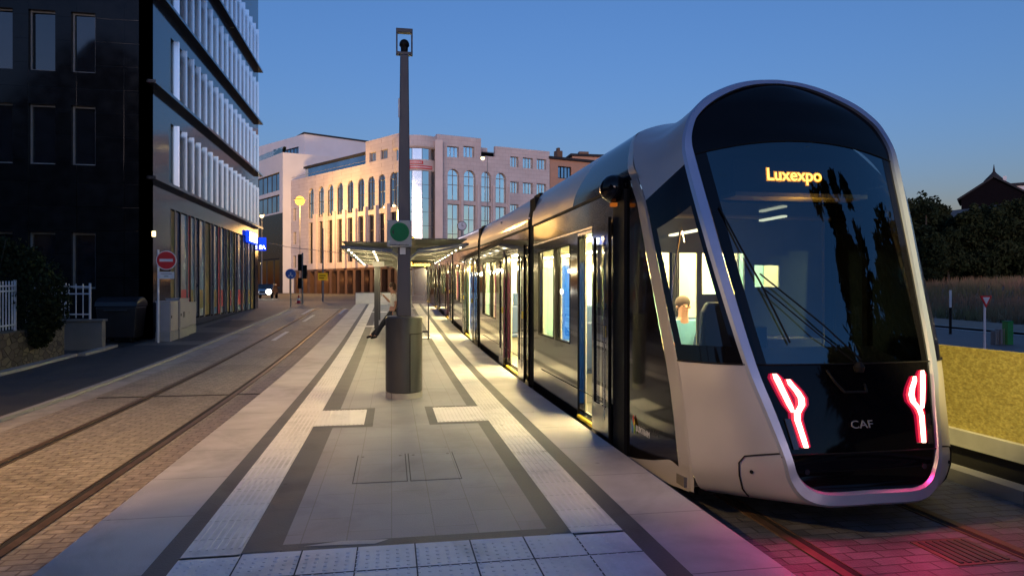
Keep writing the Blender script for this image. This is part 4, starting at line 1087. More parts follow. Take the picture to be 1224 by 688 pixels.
mb = MB(fs.T); mb.box(fs.L + .02, fs.L + .14, -.42, -.02, 4.1, 4.85); mb.build('projecting_box', M['blueglow'], t, bevel=.02)
p = fs.T(fs.L + .01, -.22, 4.28); text('EA', 'box_letters', M['whiteglow'], t, p, (R(90), 0, 0), .30, ext=.01)

# no-entry sign
def post(t, x, y, z0, z1, r=.03, mat='whitemet'): return MB().tube((x, y, z0), (x, y, z1), r, r, 12).build('post', M[mat], t)
nx_, ny_ = -6.98, 22.3; nz_ = rise(ny_)
t = thing('no_entry_sign', 'round red no-entry sign with a white bar on a slim white post', 'road sign', (nx_, ny_, nz_))
post(t, nx_, ny_, nz_, nz_ + 2.82)
MB().tube((nx_ + .24, ny_ - .03, nz_ + 2.50), (nx_ + .24, ny_ - .05, nz_ + 2.50), .29, .29, 32).build('white_rim', M['whitemet'], t)
MB().tube((nx_ + .24, ny_ - .05, nz_ + 2.50), (nx_ + .24, ny_ - .055, nz_ + 2.50), .265, .265, 32).build('red_disc', M['red'], t)
MB().box(nx_ + .05, nx_ + .43, ny_ - .060, ny_ - .055, nz_ + 2.46, nz_ + 2.54).build('white_bar', M['whitemet'], t)
o = MB().box(nx_ + .02, nx_ + .46, ny_ - .05, ny_ - .03, nz_ + 1.94, nz_ + 2.15).build('supplementary_plate', M['whitemet'], t)
mb = MB(); mb.box(nx_ + .08, nx_ + .40, ny_ - .054, ny_ - .05, nz_ + 2.08, nz_ + 2.10); mb.box(nx_ + .18, nx_ + .30, ny_ - .054, ny_ - .05, nz_ + 2.00, nz_ + 2.03); mb.build('plate_print', M['greymet'], t)
# cabinets
for k, (s0, s1, hgt, xo, lab) in enumerate(((22.55, 23.4, 1.24, 0, 'grey steel utility cabinet beside the no-entry post, nearest of the three'), (23.45, 24.5, 1.28, .02, 'grey steel utility cabinet with a small warning plate, middle of the three'), (24.55, 25.6, 1.10, -.05, 'lower grey steel utility cabinet at the shop window end'))):
    x1 = -6.72 + xo; x0 = x1 - .42; z = rise(s0) - .03
    t = thing('utility_cabinet', lab, 'utility cabinet', (x1, s0, z), 'grey utility cabinets along the office block')
    MB().box(x0, x1, s0, s1, z, z + .34).build('concrete_base', M['kerb'], t, bevel=.01)
    MB().box(x0 + .01, x1 - .01, s0 + .01, s1 - .01, z + .345, z + hgt).build('cabinet_body', M['cab'], t, bevel=.01)
    MB().box(x0 - .01, x1 + .01, s0 - .005, s1 + .005, z + hgt + .001, z + hgt + .04).build('cabinet_top', M['cab'], t, bevel=.006)
    d = MB().box(x1 - .008, x1 + .004, s0 + .04, s1 - .04, z + .38, z + hgt - .04).build('cabinet_door', M['cab'], t)
    MB().box(x1 + .004, x1 + .012, s0 + .1, s0 + .16, z + .75, z + .83).build('lock', M['rubber'], d)
    if k == 1: MB().box(x1 + .004, x1 + .010, s0 + .35, s0 + .55, z + .70, z + .88).build('warning_plate', M['darkmet'], d)
# large wheeled waste container
bx0, bx1, by0, by1 = -8.72, -7.58, 22.25, 23.15; bz = rise(22.6) - .02
t = thing('waste_container', 'large dark wheeled waste container standing against the black office block', 'waste container', (-8.1, 22.7, bz))
mb = MB(); i = mb.add([(bx0 + .08, by0 + .08, bz + .16), (bx1 - .08, by0 + .08, bz + .16), (bx1 - .08, by1 - .08, bz + .16), (bx0 + .08, by1 - .08, bz + .16), (bx0, by0, bz + 1.1), (bx1, by0, bz + 1.1), (bx1, by1, bz + 1.1), (bx0, by1, bz + 1.1)])
for q in ((0, 3, 2, 1), (4, 5, 6, 7), (0, 1, 5, 4), (1, 2, 6, 5), (2, 3, 7, 6), (3, 0, 4, 7)): mb.face([i + j for j in q])
mb.build('container_body', M['plastic'], t, bevel=.03)
pr = [(by0 - .03, bz + 1.105), (by0 + .02, bz + 1.25), (by0 + .22, bz + 1.36), ((by0 + by1) / 2, bz + 1.40), (by1 - .22, bz + 1.36), (by1, bz + 1.25), (by1 + .03, bz + 1.105)]
MB().prism(pr, 'x', bx0 - .02, bx1 + .02).build('container_lid', M['plastic'], t, bevel=.02)
for x in (bx0 + .2, bx1 - .2):
    for y in (by0 + .18, by1 - .18): MB().tube((x - .03, y, bz + .085), (x + .03, y, bz + .085), .08, .08, 14).build('wheel', M['rubber'], t)
MB().path([(bx1 - .25, by0 - .05, bz + 1.0), (bx0 + .25, by0 - .05, bz + 1.0)], .018).build('push_bar', M['darkmet'], t)

# low walls with white fences, shrub, mailbox
sh = -8.42
t = thing('stone_wall', 'low rubble stone wall along the dark side road, under the nearer white fence', 'wall', (sh, 14, rise(14)))
MB().slab(sh - .35, sh, 8, 19.6, -.1, .72, 1).build('wall_body', M['stone'], t, warp=True)
MB().slab(sh - .38, sh + .02, 8, 19.62, .72, .80, 1).build('wall_coping', M['stone'], t, warp=True)
def fence(name, lab, pts, z, hgt, gap, group=None, rails=(.18, .88)):
    """pts: two ends; pickets stay inside one panel mesh, posts are parts"""
    (x0, y0), (x1, y1) = pts; L_ = math.hypot(x1 - x0, y1 - y0); t = thing(name, lab, 'fence', (x0, y0, z + rise(y0)), group)
    n_ = int(L_ / gap); mb = MB()
    for k in range(n_ + 1):
        x = x0 + (x1 - x0) * k / n_; y = y0 + (y1 - y0) * k / n_; g = rise(y)
        mb.box(x - .011, x + .011, y - .011, y + .011, z + g + .04, z + g + hgt)
    mb.build('pickets', M['whitemet'], t)
    for r_ in rails:
        mb = MB(); q = z + hgt * r_
        mb.path([(x0, y0, q + rise(y0)), ((x0 + x1) / 2, (y0 + y1) / 2, q + rise((y0 + y1) / 2)), (x1, y1, q + rise(y1))], .020, 6); mb.build('rail', M['whitemet'], t)
    for k in range(3):
        x = x0 + (x1 - x0) * k / 2; y = y0 + (y1 - y0) * k / 2; g = rise(y)
        MB().box(x - .022, x + .022, y - .022, y + .022, z + g, z + g + hgt + .02).build('fence_post', M['whitemet'], t)
    return t
fence('white_fence', 'white picket fence on the stone wall at the left, partly behind the shrub', ((sh - .18, 9.5), (sh - .18, 17.6)), .80, 1.15, .125, 'white picket fences', rails=(.12, .80, .90))
t = thing('rendered_wall', 'short grey rendered wall with a flat cap beside the waste container', 'wall', (-8.6, 20.8, rise(20.8)))
rz = rise(20.8)
MB().box(-9.55, -7.9, 20.6, 20.85, rz - .15, rz + .78).build('wall_body', M['rend'], t, bevel=.01)
MB().box(-9.58, -7.86, 20.56, 20.89, rz + .781, rz + .84).build('wall_cap', M['rend'], t, bevel=.01)
fence('white_fence', 'short white picket fence panel on the grey rendered wall', ((-9.50, 20.72), (-8.25, 20.72)), .84, .98, .17, 'white picket fences', rails=(.14, .72, .92))
mx_, my_ = -8.5, 18.2; mz_ = .80 + rise(my_)
t = thing('mailbox', 'small white mailbox at the end of the stone wall by the shrub', 'mailbox', (mx_, my_, mz_))
MB().box(mx_ - .12, mx_ + .12, my_ - .09, my_ + .09, mz_ + .30, mz_ + .68).build('box_body', M['whitemet'], t, bevel=.02)
MB().box(mx_ - .08, mx_ + .08, my_ - .098, my_ - .09, mz_ + .57, mz_ + .60).build('letter_slot', M['rubber'], t)
MB().box(mx_ - .13, mx_ + .13, my_ - .1, my_ + .1, mz_ + .12, mz_ + .24).build('box_bracket', M['whitemet'], t, bevel=.01)
MB().tube((mx_, my_, mz_), (mx_, my_, mz_ + .3), .02).build('box_post', M['greymet'], t)
t = thing('marker_post', 'stubby white marker post standing in front of the white fence', 'post', (-8.32, 15.2, .1))
MB().box(-8.40, -8.24, 15.1, 15.2, rise(15) + .62, rise(15) + 1.25).build('post_body', M['whitemet'], t, bevel=.02)
MB().box(-8.38, -8.26, 15.11, 15.19, rise(15), rise(15) + .62).build('post_foot', M['rend'], t)

# ---------------------------------------------------------------- plants
def leaf_cloud(mb, c, rad, n, size, seed):
    rd = random.Random(seed)
    for _ in range(n):
        while True:
            p = Vector((rd.uniform(-1, 1), rd.uniform(-1, 1), rd.uniform(-1, 1)))
            if .25 < p.length < 1: break
        q = Vector(c) + Vector((p.x * rad[0], p.y * rad[1], p.z * rad[2]))
        a = Vector((rd.gauss(0, 1), rd.gauss(0, 1), rd.gauss(0, 1))).normalized(); b = a.cross(Vector((rd.gauss(0, 1), rd.gauss(0, 1), rd.gauss(0, 1)))).normalized()
        s = size * rd.uniform(.6, 1.4)
        mb.m = 0 if rd.random() < .6 else 1
        mb.poly([q - a * s, q + b * s * .5, q + a * s, q - b * s * .5])
def make_tree(name, label, x, y, z, h, seed, kind='leaf', group=None, cat='tree', spread=.32, dens=1.0, leafs=.30):
    rd = random.Random(seed)
    t = thing(name, label, cat, (x, y, z), group)
    mb = MB(); top = h * .8
    mb.tube((x, y, z - .3), (x + rd.uniform(-.2, .2), y, z + top * .5), h * .022, h * .014, 8); mb.tube((x, y, z + top * .5), (x, y, z + top), h * .014, h * .004, 8)
    cl = MB()
    for k in range(int(15 * dens) if kind != 'pine' else 13):
        f_ = k / (14.0 * dens); zz = z + h * (.12 + .80 * f_) if kind == 'pine' else z + h * rd.uniform(.18, .90)
        if kind == 'pine': rr_ = h * spread * (1.02 - f_) * .9 + .15; ang = k * 2.4; off = rr_ * .35
        else:
            e = (zz - z) / h; rr_ = h * spread * math.sqrt(max(.1, 1 - ((e - .50) / .52) ** 2)) * .62; ang = rd.uniform(0, 6.28); off = rr_ * rd.uniform(.3, 1.15)
        c = (x + math.cos(ang) * off, y + math.sin(ang) * off, zz)
        mb.tube((x, y, max(z + .3, zz - h * .12)), c, h * .006, h * .002, 5)
        leaf_cloud(cl, c, (rr_, rr_, rr_ * .72), int(300 * dens), leafs, seed * 100 + k)
    for k in range(8 if h > 3 else 0):
        ang = rd.uniform(0, 6.28); q = rd.uniform(0, h * spread * .55); tip = rd.uniform(.82, .98) - q / h * .5
        leaf_cloud(cl, (x + q * math.cos(ang), y + q * math.sin(ang), z + h * tip), (.28 + h * .02, .28 + h * .02, .45 + h * .03), int(60 * dens), leafs, seed * 977 + k)
    mb.build('trunk', M['bark'], t)
    cl.build('crown', [M['pine'], M['leaf']] if kind == 'pine' else [M['leaf'], M['leaf2']], t, recalc=False)
    return t
# shrub behind the fence
t = thing('shrub', 'dense dark green shrub spilling over the white fence and stone wall', 'shrub', (-9.3, 17.5, rise(17)))
cl = MB(); rd = random.Random(3)
for c, r in (((-9.90, 18.3, 2.0), (1.2, .9, 1.1)), ((-9.10, 18.2, 2.2), (.95, .8, .95)), ((-8.50, 18.1, 1.9), (.75, .7, .85)), ((-8.05, 18.0, 1.55), (.45, .5, .75)), ((-8.50, 18.1, 1.2), (.6, .5, .75)), ((-8.25, 18.0, .95), (.3, .4, .5)), ((-9.40, 18.2, 2.75), (.6, .5, .4)), ((-8.70, 18.2, 2.5), (.45, .4, .4)), ((-10.90, 18.2, 2.1), (1.1, .8, .9))):
    leaf_cloud(cl, c, r, 1500, .05, int(c[0] * 100)); 
cl.build('foliage', [M['leaf'], M['leaf2']], t, recalc=False)
mb = MB()
for k in range(9): mb.tube((-9.5 + rd.uniform(-.4, .4), 17.6, .1), (-9.6 + rd.uniform(-1.5, 1), 17.6 + rd.uniform(-.5, .5), 2.2 + rd.uniform(-.3, .9)), .02, .006, 6)
mb.build('stems', M['bark'], t)

# ---------------------------------------------------------------- granite building at the end of the street
GZ = rise(100)
t = thing('granite_building', 'pink granite corner building with tall arched windows and a rounded glazed bay', 'building', (*w2(-10, 100), GZ))
A_ = w2((338 - 612) / F * 124.7, 124.7); B_ = w2(-16.2, 100); D_ = w2(-11.0, 100)
# left wing
lw = Facade(B_, w2(-16.2 - .721 * 35.6, 100 + .693 * 35.6))
HL = lw.at(437, 196)[1]; HA = lw.at(443, 168)[1]
arch_x = [(466, 475.5), (452.5, 460.5), (440, 448), (428, 435.5), (415.5, 422.5), (403, 410), (391.5, 398.5), (380.5, 387), (369, 375)]
holes = []; lower = []
for i, (a, b) in enumerate(arch_x):
    ua, ub = sorted((lw.at(a, 250)[0], lw.at(b, 250)[0])); 
    holes.append((ua, ub, 13.0 + GZ, 18.2 + GZ, 'arch')); lower.append((ua, ub, 5.2 + GZ, 12.3 + GZ))
small = []
for a, b in ((341, 348), (350.5, 354)):
    ua, ub = sorted((lw.at(a, 250)[0], lw.at(b, 250)[0]))
    for hh_ in (4.6, 8.8, 13.0): small.append((ua, ub, hh_ + GZ, hh_ + 2.2 + GZ))
attic = []
for a, b in ((441.5, 449.5), (455, 463.5)):
    ua, ub = sorted((lw.at(a, 185)[0], lw.at(b, 185)[0])); attic.append((ua, ub, lw.at(450, 192)[1], lw.at(450, 181)[1]))
ground_h = 4.2 + GZ
mb = MB(lw.T); ua_ = lw.at(437, 196)[0]
holed(mb, 0, lw.L, ground_h, HL, holes + lower + [q for q in small], .5, back=False)
mb.build('left_wing_wall', M['beige'], t, recalc=False)
mb = MB(lw.T); holed(mb, -.2, ua_, HL + .02, HA, attic, .5, back=False); mb.build('attic_wall', M['beige'], t, recalc=False)
for i, q in enumerate(holes): pane(t, lw, q, .2, 2, 2, M['bluglass'] if i < 6 else M['bglass'], M['darkmet'], fw=.08)
for q in lower:
    pane(t, lw, (q[0], q[1], q[2], q[3]), .45, 1, 3, M['dglass'], M['wood'], name='tall_window', fw=.12)
for q in small: pane(t, lw, q, .4, 2, 1, M['bglass'], M['greymet'], fw=.07)
for q in attic: pane(t, lw, q, .3, 4, 1, M['bglass'], M['greymet'], fw=.09)
# light piers between the tall windows
us = sorted([q[0] for q in lower] + [q[1] for q in lower])
for k in range(1, len(us) - 1, 2):
    mb = MB(lw.T); mb.box(us[k] + .25, us[k + 1] - .25, -.35, -.01, ground_h, 13.6 + GZ); mb.build('pier', M['beige_l'], t)
# set back glazed penthouse along the left wing
mb = MB(lw.T); mb.box(ua_ + .2, lw.L - 6, 1.2, 8, HL - .4, HL + 1.9); mb.build('penthouse', M['bluglass'], t)
mb = MB(lw.T); mb.box(ua_ + .1, lw.L - 5.8, .9, 8.3, HL + 1.9, HL + 2.25); mb.build('penthouse_roof', M['slate'], t)
mb = MB(lw.T); mb.path([lw.T(0, 0, 0)] * 0 or [(ua_, .15, HL + .55), (lw.L, .15, HL + .55)], .03) if False else mb.box(ua_, lw.L, .12, .16, HL + .50, HL + .55); mb.build('terrace_rail', M['greymet'], t)
# right wing
rw = Facade(D_, w2(-11.0 + .903 * 19.6, 100 + .43 * 19.6))
HT = rw.at(530, 161)[1]; HR2 = rw.at(590, 178)[1]; HR3 = rw.at(625, 178)[1]
def R4(x0, x1, y0, y1): return rw.rect(x0, x1, y0, y1)
hs2 = []; top_w = []
for a, b in ((535, 549), (554.5, 568.5), (574, 587), (592.5, 605)):
    u_a, u_b = sorted((rw.at(a, 230)[0], rw.at(b, 230)[0]))
    hs2.append((u_a, u_b, 14.0 + GZ, 18.6 + GZ, 'arch')); hs2.append((u_a, u_b, 4.6 + GZ, 13.4 + GZ))
for a, b in ((534.5, 548.5), (554, 567)): top_w.append(R4(a, b, 175, 188))
c3 = [(610, 620), (625, 637), (641.5, 653)]
for a, b in c3:
    for y0, y1 in ((187, 199.5), (217, 230.5), (244, 257.5), (273, 286)):
        u_a, u_b = sorted((rw.at(a, 230)[0], rw.at(b, 230)[0])); top_w.append((u_a, u_b, rw.at(612, y1 - .0)[1], rw.at(612, y0)[1]))
uL = rw.at(575, 170)[0]; uM = rw.at(592, 180)[0]; uE = rw.at(657, 200)[0]
for (a, b, hgt) in ((0, uL, HT), (uL, uM, HR2 - 1.2), (uM, uE, HR3)):
    hh_ = [q for q in hs2 + top_w if a <= (q[0] + q[1]) / 2 < b and q[3] < hgt]
    hh_ = [tuple([max(q[0], a + .05), min(q[1], b - .05)] + list(q[2:])) for q in hh_]
    mb = MB(rw.T); holed(mb, a, b, ground_h, hgt, hh_, .6, back=False); mb.build('right_wing_wall', M['beige'], t, recalc=False)
    for q in hh_: pane(t, rw, q, .45, 2 if q[3] - q[2] > 3 else 3, 4 if q[3] - q[2] > 6 and len(q) == 4 else (2 if len(q) > 4 else 1), M['bglass'], M['greymet'], fw=.08)
mb = MB(rw.T); mb.box(uL + .02, uM - .02, 3, 8, HR2 - 1.5, HR2 + .7); mb.build('set_back_storey', M['beige'], t)
mb = MB(rw.T); mb.box(uL, uM + 1.5, .1, .14, HR2 - .55, HR2 - .5); mb.build('roof_rail', M['greymet'], t)
for a, b in ((549.8, 554), (569, 573.5), (587.5, 592), (606, 609)):
    u_a, u_b = rw.at(a, 230)[0], rw.at(b, 230)[0]; mb = MB(rw.T); mb.box(u_a + .1, u_b - .1, -.3, -.01, ground_h, 16.5 + GZ); mb.build('pier', M['beige_l'], t)
# rounded bay at the corner
bc = Vector(B_).lerp(Vector(D_), .5); rb_ = 3.4; bx = w2(-14.2, 102.2)
toc = (Vector((0, 0)) - Vector(bx)).normalized(); a0 = math.atan2(toc.y, toc.x)
def ring(mb, r, z0, z1, f0, f1, n=10):
    for k in range(n):
        a = a0 + f0 + (f1 - f0) * k / n; b = a0 + f0 + (f1 - f0) * (k + 1) / n
        mb.poly([(bx[0] + r * math.cos(a), bx[1] + r * math.sin(a), z0), (bx[0] + r * math.cos(b), bx[1] + r * math.sin(b), z0), (bx[0] + r * math.cos(b), bx[1] + r * math.sin(b), z1), (bx[0] + r * math.cos(a), bx[1] + r * math.sin(a), z1)])
mb = MB(); zb = lambda y: HE + (YH - y) * 98.5 / F
mb.lathe((bx[0], bx[1], 0), [(rb_, zb(176)), (rb_ + .25, zb(174)), (rb_ + .25, zb(161)), (rb_ - .2, zb(160.5))], 40)
mb.build('bay_parapet', M['beige'], t, smooth=True)
mb = MB(); mb.lathe((bx[0], bx[1], 0), [(rb_ - .02, zb(203)), (rb_ - .02, zb(189.5))], 40); mb.build('bay_band', M['beige'], t, smooth=True)
for z0, z1, ny_b, nm in ((zb(302), zb(203), 6, 'bay_glazing'), (zb(189.5), zb(176), 1, 'bay_window')):
    mb = MB(); n_ = 14
    for k in range(n_):
        a = 2 * math.pi * k / n_ + a0 + .22; b = a + 2 * math.pi / n_; r = rb_ - .15
        for j in range(ny_b): 
            za = z0 + (z1 - z0) * j / ny_b; zc = z0 + (z1 - z0) * (j + 1) / ny_b
            mb.m = 0; mb.poly([(bx[0] + r * math.cos(a), bx[1] + r * math.sin(a), za), (bx[0] + r * math.cos(b), bx[1] + r * math.sin(b), za), (bx[0] + r * math.cos(b), bx[1] + r * math.sin(b), zc), (bx[0] + r * math.cos(a), bx[1] + r * math.sin(a), zc)])
        mb.m = 1; mb.tube((bx[0] + r * math.cos(a), bx[1] + r * math.sin(a), z0), (bx[0] + r * math.cos(a), bx[1] + r * math.sin(a), z1), .05, .05, 6)
        for j in range(1, ny_b): zc = z0 + (z1 - z0) * j / ny_b; mb.tube((bx[0] + r * math.cos(a), bx[1] + r * math.sin(a), zc), (bx[0] + r * math.cos(b), bx[1] + r * math.sin(b), zc), .035, .035, 6)
    mb.build(nm, [M['bglass'], M['greymet']], t, recalc=False)
mb = MB(); mb.lathe((bx[0], bx[1], 0), [(rb_ - .02, GZ - .5), (rb_ - .02, zb(302))], 40); mb.build('bay_base', M['brown'], t, smooth=True)
for px_, sgn in ((498 - 13, -1), (519, 1)):
    p = w2((px_ + 5 * sgn - 612) / F * 99, 99.6); MB().box(p[0] - .55, p[0] + .55, p[1] - .4, p[1] + .6, ground_h, zb(166)).build('bay_pier', M['beige_l'], t)
# red writing boards on the bay
u = a0 + .30; 
for (y0, y1, f0, f1) in ((191.5, 195.5, -.42, .25), (197, 201, -.42, .68)):
    mb = MB(); ring(mb, rb_ + .06, zb(y1), zb(y0), f0, f1, 12); o = mb.build('red_sign_board', M['red'], t, recalc=False)
    mb = MB(); rd = random.Random(int(y0)); a = f0 + .04
    while a < f1 - .05:
        wd = rd.uniform(.02, .045); ring(mb, rb_ + .08, zb(y1 - 1.2), zb(y0 + 1.2), a, a + wd, 1); a += wd + .015
    mb.build('sign_letters', M['whitemet'], o, recalc=False)
# ground floor: brown columns over dark shop fronts on both wings, slab roofs
for fac, L_ in ((lw, lw.L), (rw, uE)):
    mb = MB(fac.T); mb.box(0, L_, .9, 1.2, GZ - 1, ground_h); mb.build('ground_floor_front', M['brown'], t)
    mb = MB(fac.T); mb.box(0, L_, -.1, 1.2, ground_h - .35, ground_h - .02); mb.build('ground_floor_beam', M['brown'], t)
    n_ = int(L_ / 2.35)
    for k in range(n_ + 1):
        u = .3 + (L_ - .6) * k / n_; mb = MB(fac.T); mb.box(u - .38, u + .38, -.25, .6, GZ - 1, ground_h - .36); mb.build('column', M['brown'], t)
        if k < n_ and k % 3 != 1:
            mb = MB(fac.T); mb.box(u + .5, u + (L_ - .6) / n_ - .5, .86, .895, GZ + .6, ground_h - 1.1); mb.build('shop_window', M['dglass'], t)
            mb = MB(fac.T); mb.box(u + .6, u + (L_ - .6) / n_ - .6, .80, .86, GZ + 2.3, GZ + 2.5); mb.build('shop_light', em('dim_shop_light', (1, .45, .15), 1.2), t)
mb = MB(lw.T); mb.box(0, lw.L, .91, 12, HL - .05, HL + .0); mb.build('roof', M['slate'], t)
mb = MB(rw.T); mb.box(0, uE, .7, 12, HR3 - 1.0, HR3 - .9); mb.build('roof', M['slate'], t)
mb = MB(lw.T); mb.box(-.2, ua_, .51, 10, HA - .4, HA - .2); mb.build('roof', M['slate'], t)
mb = MB(rw.T); mb.box(.01, uL, .65, 8, ground_h, HT - .1); mb.build('core_wall', M['beige'], t)

# salmon building and chimneys to the right of it
sbf = Facade(Vector(rw.T(uE + .1, 0, 0)[:2]), Vector(rw.T(uE + 9, 0, 0)[:2]))
t = thing('salmon_building', 'salmon rendered building with a flat eave and chimney, just right of the granite building', 'building', (*sbf.T(0, 0, 0)[:2], GZ))
HS = sbf.at(670, 191)[1]; wq = [sbf.rect(667, 683, 199, 213.5), sbf.rect(667, 683, 226, 240)]
mb = MB(sbf.T); holed(mb, 0, sbf.L, GZ - 1, HS, wq, .4, back=False); mb.build('wall', M['orange'], t, recalc=False)
for q in wq: pane(t, sbf, q, .3, 4, 1, M['bluglass'], M['rubber'], fw=.14)
mb = MB(sbf.T); mb.box(-.3, sbf.L + .3, -.5, 8, HS, HS + .35); rf = mb.build('roof', M['slate'], t)
cq = sbf.rect(671.5, 678, 178, 190)
mb = MB(sbf.T); mb.box(cq[0], cq[1], 1.5, 2.6, HS + .35, cq[3]); mb.build('chimney', M['brown'], rf)
mb = MB(sbf.T); mb.box(cq[0] + .25, cq[1] - .35, 1.7, 2.3, cq[3], cq[3] + .5); mb.build('chimney_pot', M['brown'], rf)
t = thing('far_roof_house', 'dark roofed house with a squat chimney peeping over the tram roof', 'house', (*w2(10.5, 125), GZ))
p = w2((698 - 612) / F * 125, 125); zt = HE + (YH - 187) * 125 / F
MB().box(p[0] - 2.2, p[0] + 4, p[1], p[1] + 6, GZ - 1, zt).build('wall', M['orange'], t)
MB().box(p[0] - 2.6, p[0] + 4.4, p[1] - .4, p[1] + 6.4, zt, zt + .4).build('roof', M['slate'], t)
MB().box(p[0] - .6, p[0] + 1.2, p[1] + 1, p[1] + 2, zt + .4, zt + 1.1).build('chimney', M['brown'], t)

# white modern building behind, left
t = thing('white_building', 'white rendered modern block with dark glazed bands and a stepped terrace storey', 'building', (*w2(-40, 120), GZ))
P = w2((338 - 612) / F * 122, 122); V1 = Vector((-.648, .762)); V2 = Vector((.903, .43))
def dirw(v): return Vector(w2(v.x, v.y))
wl = Facade(P, tuple(Vector(P) + dirw(V1) * 34)); wr = Facade(P, tuple(Vector(P) + dirw(V2) * 5.4))
hb = lambda y, x=338: wl.at(x, y)[1]
HW0 = hb(182)
bands = [(wl.at(334, 200)[0], wl.L - 1, hb(226), hb(204)), (wl.at(334, 240)[0], wl.L - 1, hb(252), hb(231)), (wl.at(334, 300)[0], wl.L - 1, hb(344), hb(308))]
mb = MB(wl.T); holed(mb, 0, wl.L, hb(254), HW0, bands[:2], .5, back=False); mb.build('street_wall', M['wwall'], t, recalc=False)
mb = MB(wl.T); holed(mb, 0, wl.L, GZ - 1, hb(254) - .01, bands[2:], .5, back=False); mb.build('base_wall', M['bwall'], t, recalc=False)
for q in bands[:2]: pane(t, wl, q, .4, 14, 1, M['bluglass'], M['darkmet'], name='window_band', fw=.12)
p_ = pane(t, wl, bands[2], .4, 9, 1, M['dglass'], M['darkmet'], name='shop_front', fw=.25)
for k in range(5):
    a = bands[2][0] + .8 + k * 3.1; mb = MB(wl.T); mb.box(a, a + 1.6, .42, .46, bands[2][2] + .4, bands[2][3] - .5); mb.build('lit_interior', em('shop_interior_glow', (1, .75, .35), .5), t)
mb = MB(wr.T); mb.box(0, wr.L + 14, 0, 14, GZ - 1, HW0 - .02); mb.build('side_block', M['wwall'], t)
mb = MB(wl.T); mb.box(.6, wl.L, .15, .19, HW0, HW0 + 1.1); mb.build('terrace_glass', M['clear'], t)
P2 = w2((364 - 612) / F * 130, 130); wu = Facade(P2, tuple(Vector(P2) + dirw(Vector((-.745, .667))) * 22)); wv = Facade(P2, tuple(Vector(P2) + dirw(Vector((.808, .59))) * 26))
h2 = wu.at(364, 160)[1]
mb = MB(wu.T); tq = [(wu.at(357, 180)[0], wu.at(337, 180)[0] + 1, wu.at(357, 185)[1], wu.at(357, 175)[1])]
holed(mb, 0, wu.L, HW0 - .5, h2, tq, .5, back=False); mb.build('upper_wall', M['wwall'], t, recalc=False)
pane(t, wu, tq[0], .4, 6, 1, M['bluglass'], M['darkmet'], name='terrace_window', fw=.1)
mb = MB(wv.T); mb.box(0, wv.L, .0, 10, HW0 - 6, h2); mb.build('upper_block', M['wwall'], t)
mb = MB(wv.T); mb.box(-.2, wv.L + .2, -.2, 10.2, h2 + .001, h2 + .3); mb.build('roof_edge', M['slate'], t)
for k in range(5):
    a = wl.T(2 + k * 2.2, 1.0, 0); make_tree('terrace_plant', 'small potted shrub on the white building terrace', a[0], a[1], HW0, 1.6 + .3 * (k % 2), 60 + k, cat='plant', group='potted shrubs on the terrace', dens=.3, leafs=.16) if k < 3 else None

# ---------------------------------------------------------------- street lamps, signals, signs, clock, car
def px_at(x, Z): return w2((x - 612) / F * Z, Z)
def street_lamp(x, Z, ytop, label, mat='sodium', energy=0, rr=.22, arm=0, zt=None):
    p = px_at(x, Z); z0 = rise(p[1]); zt = zt or HE + (YH - ytop) * Z / F
    t = thing('street_lamp', label, 'street lamp', (*p, z0), 'street lamps around the junction')
    MB().tube((p[0] + arm, p[1], z0), (p[0] + arm, p[1], zt + .1), .09, .05, 10).build('lamp_post', M['greymet'], t)
    MB().path([(p[0] + arm, p[1], zt + .1), (p[0], p[1], zt + .25)] if arm else [(p[0], p[1], zt), (p[0], p[1], zt + .3)], .04).build('lamp_arm', M['greymet'], t)
    MB().lathe((p[0], p[1], zt + .12), [(rr * 1.25, 0), (rr * 1.1, .12), (.05, .2)], 16).build('lamp_hood', M['darkmet'], t)
    MB().ball((p[0], p[1], zt), rr, 12).build('lamp_globe', M[mat], t, smooth=True)
    if energy:
        l = bpy.data.lights.new('lamp_light', 'POINT'); l.energy = energy; l.color = (1, .52, .14); l.shadow_soft_size = 2.0
        o = bpy.data.objects.new('lamp_light', l); C.objects.link(o); o.parent = t; o.location = Vector((p[0], p[1], zt - rr - .35)) - OFF[t.name]
    return t
street_lamp(358.5, 104, 240, 'tall street lamp glowing yellow in front of the granite building arches', 'sodium', 1900, .72, 0)
street_lamp(313, 95, 258, 'street lamp glowing in front of the dark base of the white building', 'sodium_w', 90, .28, 0)
street_lamp(577, 88, 189, 'tall lamp with a warm glow standing before the arched right wing', 'sodium_w', 0, .26, .6)
street_lamp(493.5, 90, 285, 'lamp glowing low beside the glazed bay, right of the green disc sign', 'sodium', 130, .26, 0)
def added_lamp(x, y, zt, aim, energy, label, size=95, blend=.8, col=(1, .55, .17)):  # out-of-view lamps added for warm light on track, hoarding and nose
    t = thing('street_lamp', label, 'street lamp', (x, y, 0), 'street lamps around the junction')
    MB().tube((x, y, 0), (x, y, zt), .09, .05, 10).build('lamp_post', M['greymet'], t)
    MB().box(x - .15, x + .15, y - .35, y + .35, zt, zt + .12).build('lamp_hood', M['darkmet'], t, bevel=.03)
    MB().box(x - .1, x + .1, y - .25, y + .25, zt - .02, zt - .001).build('lamp_lens', M['sodium'], t)
    l = bpy.data.lights.new('lamp_light', 'SPOT'); l.energy = energy; l.color = col; l.spot_size = R(size); l.spot_blend = blend; l.shadow_soft_size = .15
    o = bpy.data.objects.new('lamp_light', l); C.objects.link(o); o.parent = t; o.location = (0, 0, zt - .1)
    d = Vector(aim) - Vector((x, y, zt - .1)); o.rotation_euler = d.to_track_quat('-Z', 'Y').to_euler()
added_lamp(-7.6, 2.2, 6.5, (-4.3, 8.2, 0), 1150, 'unseen street lamp added left of the view to warm the left track', 57, .95)
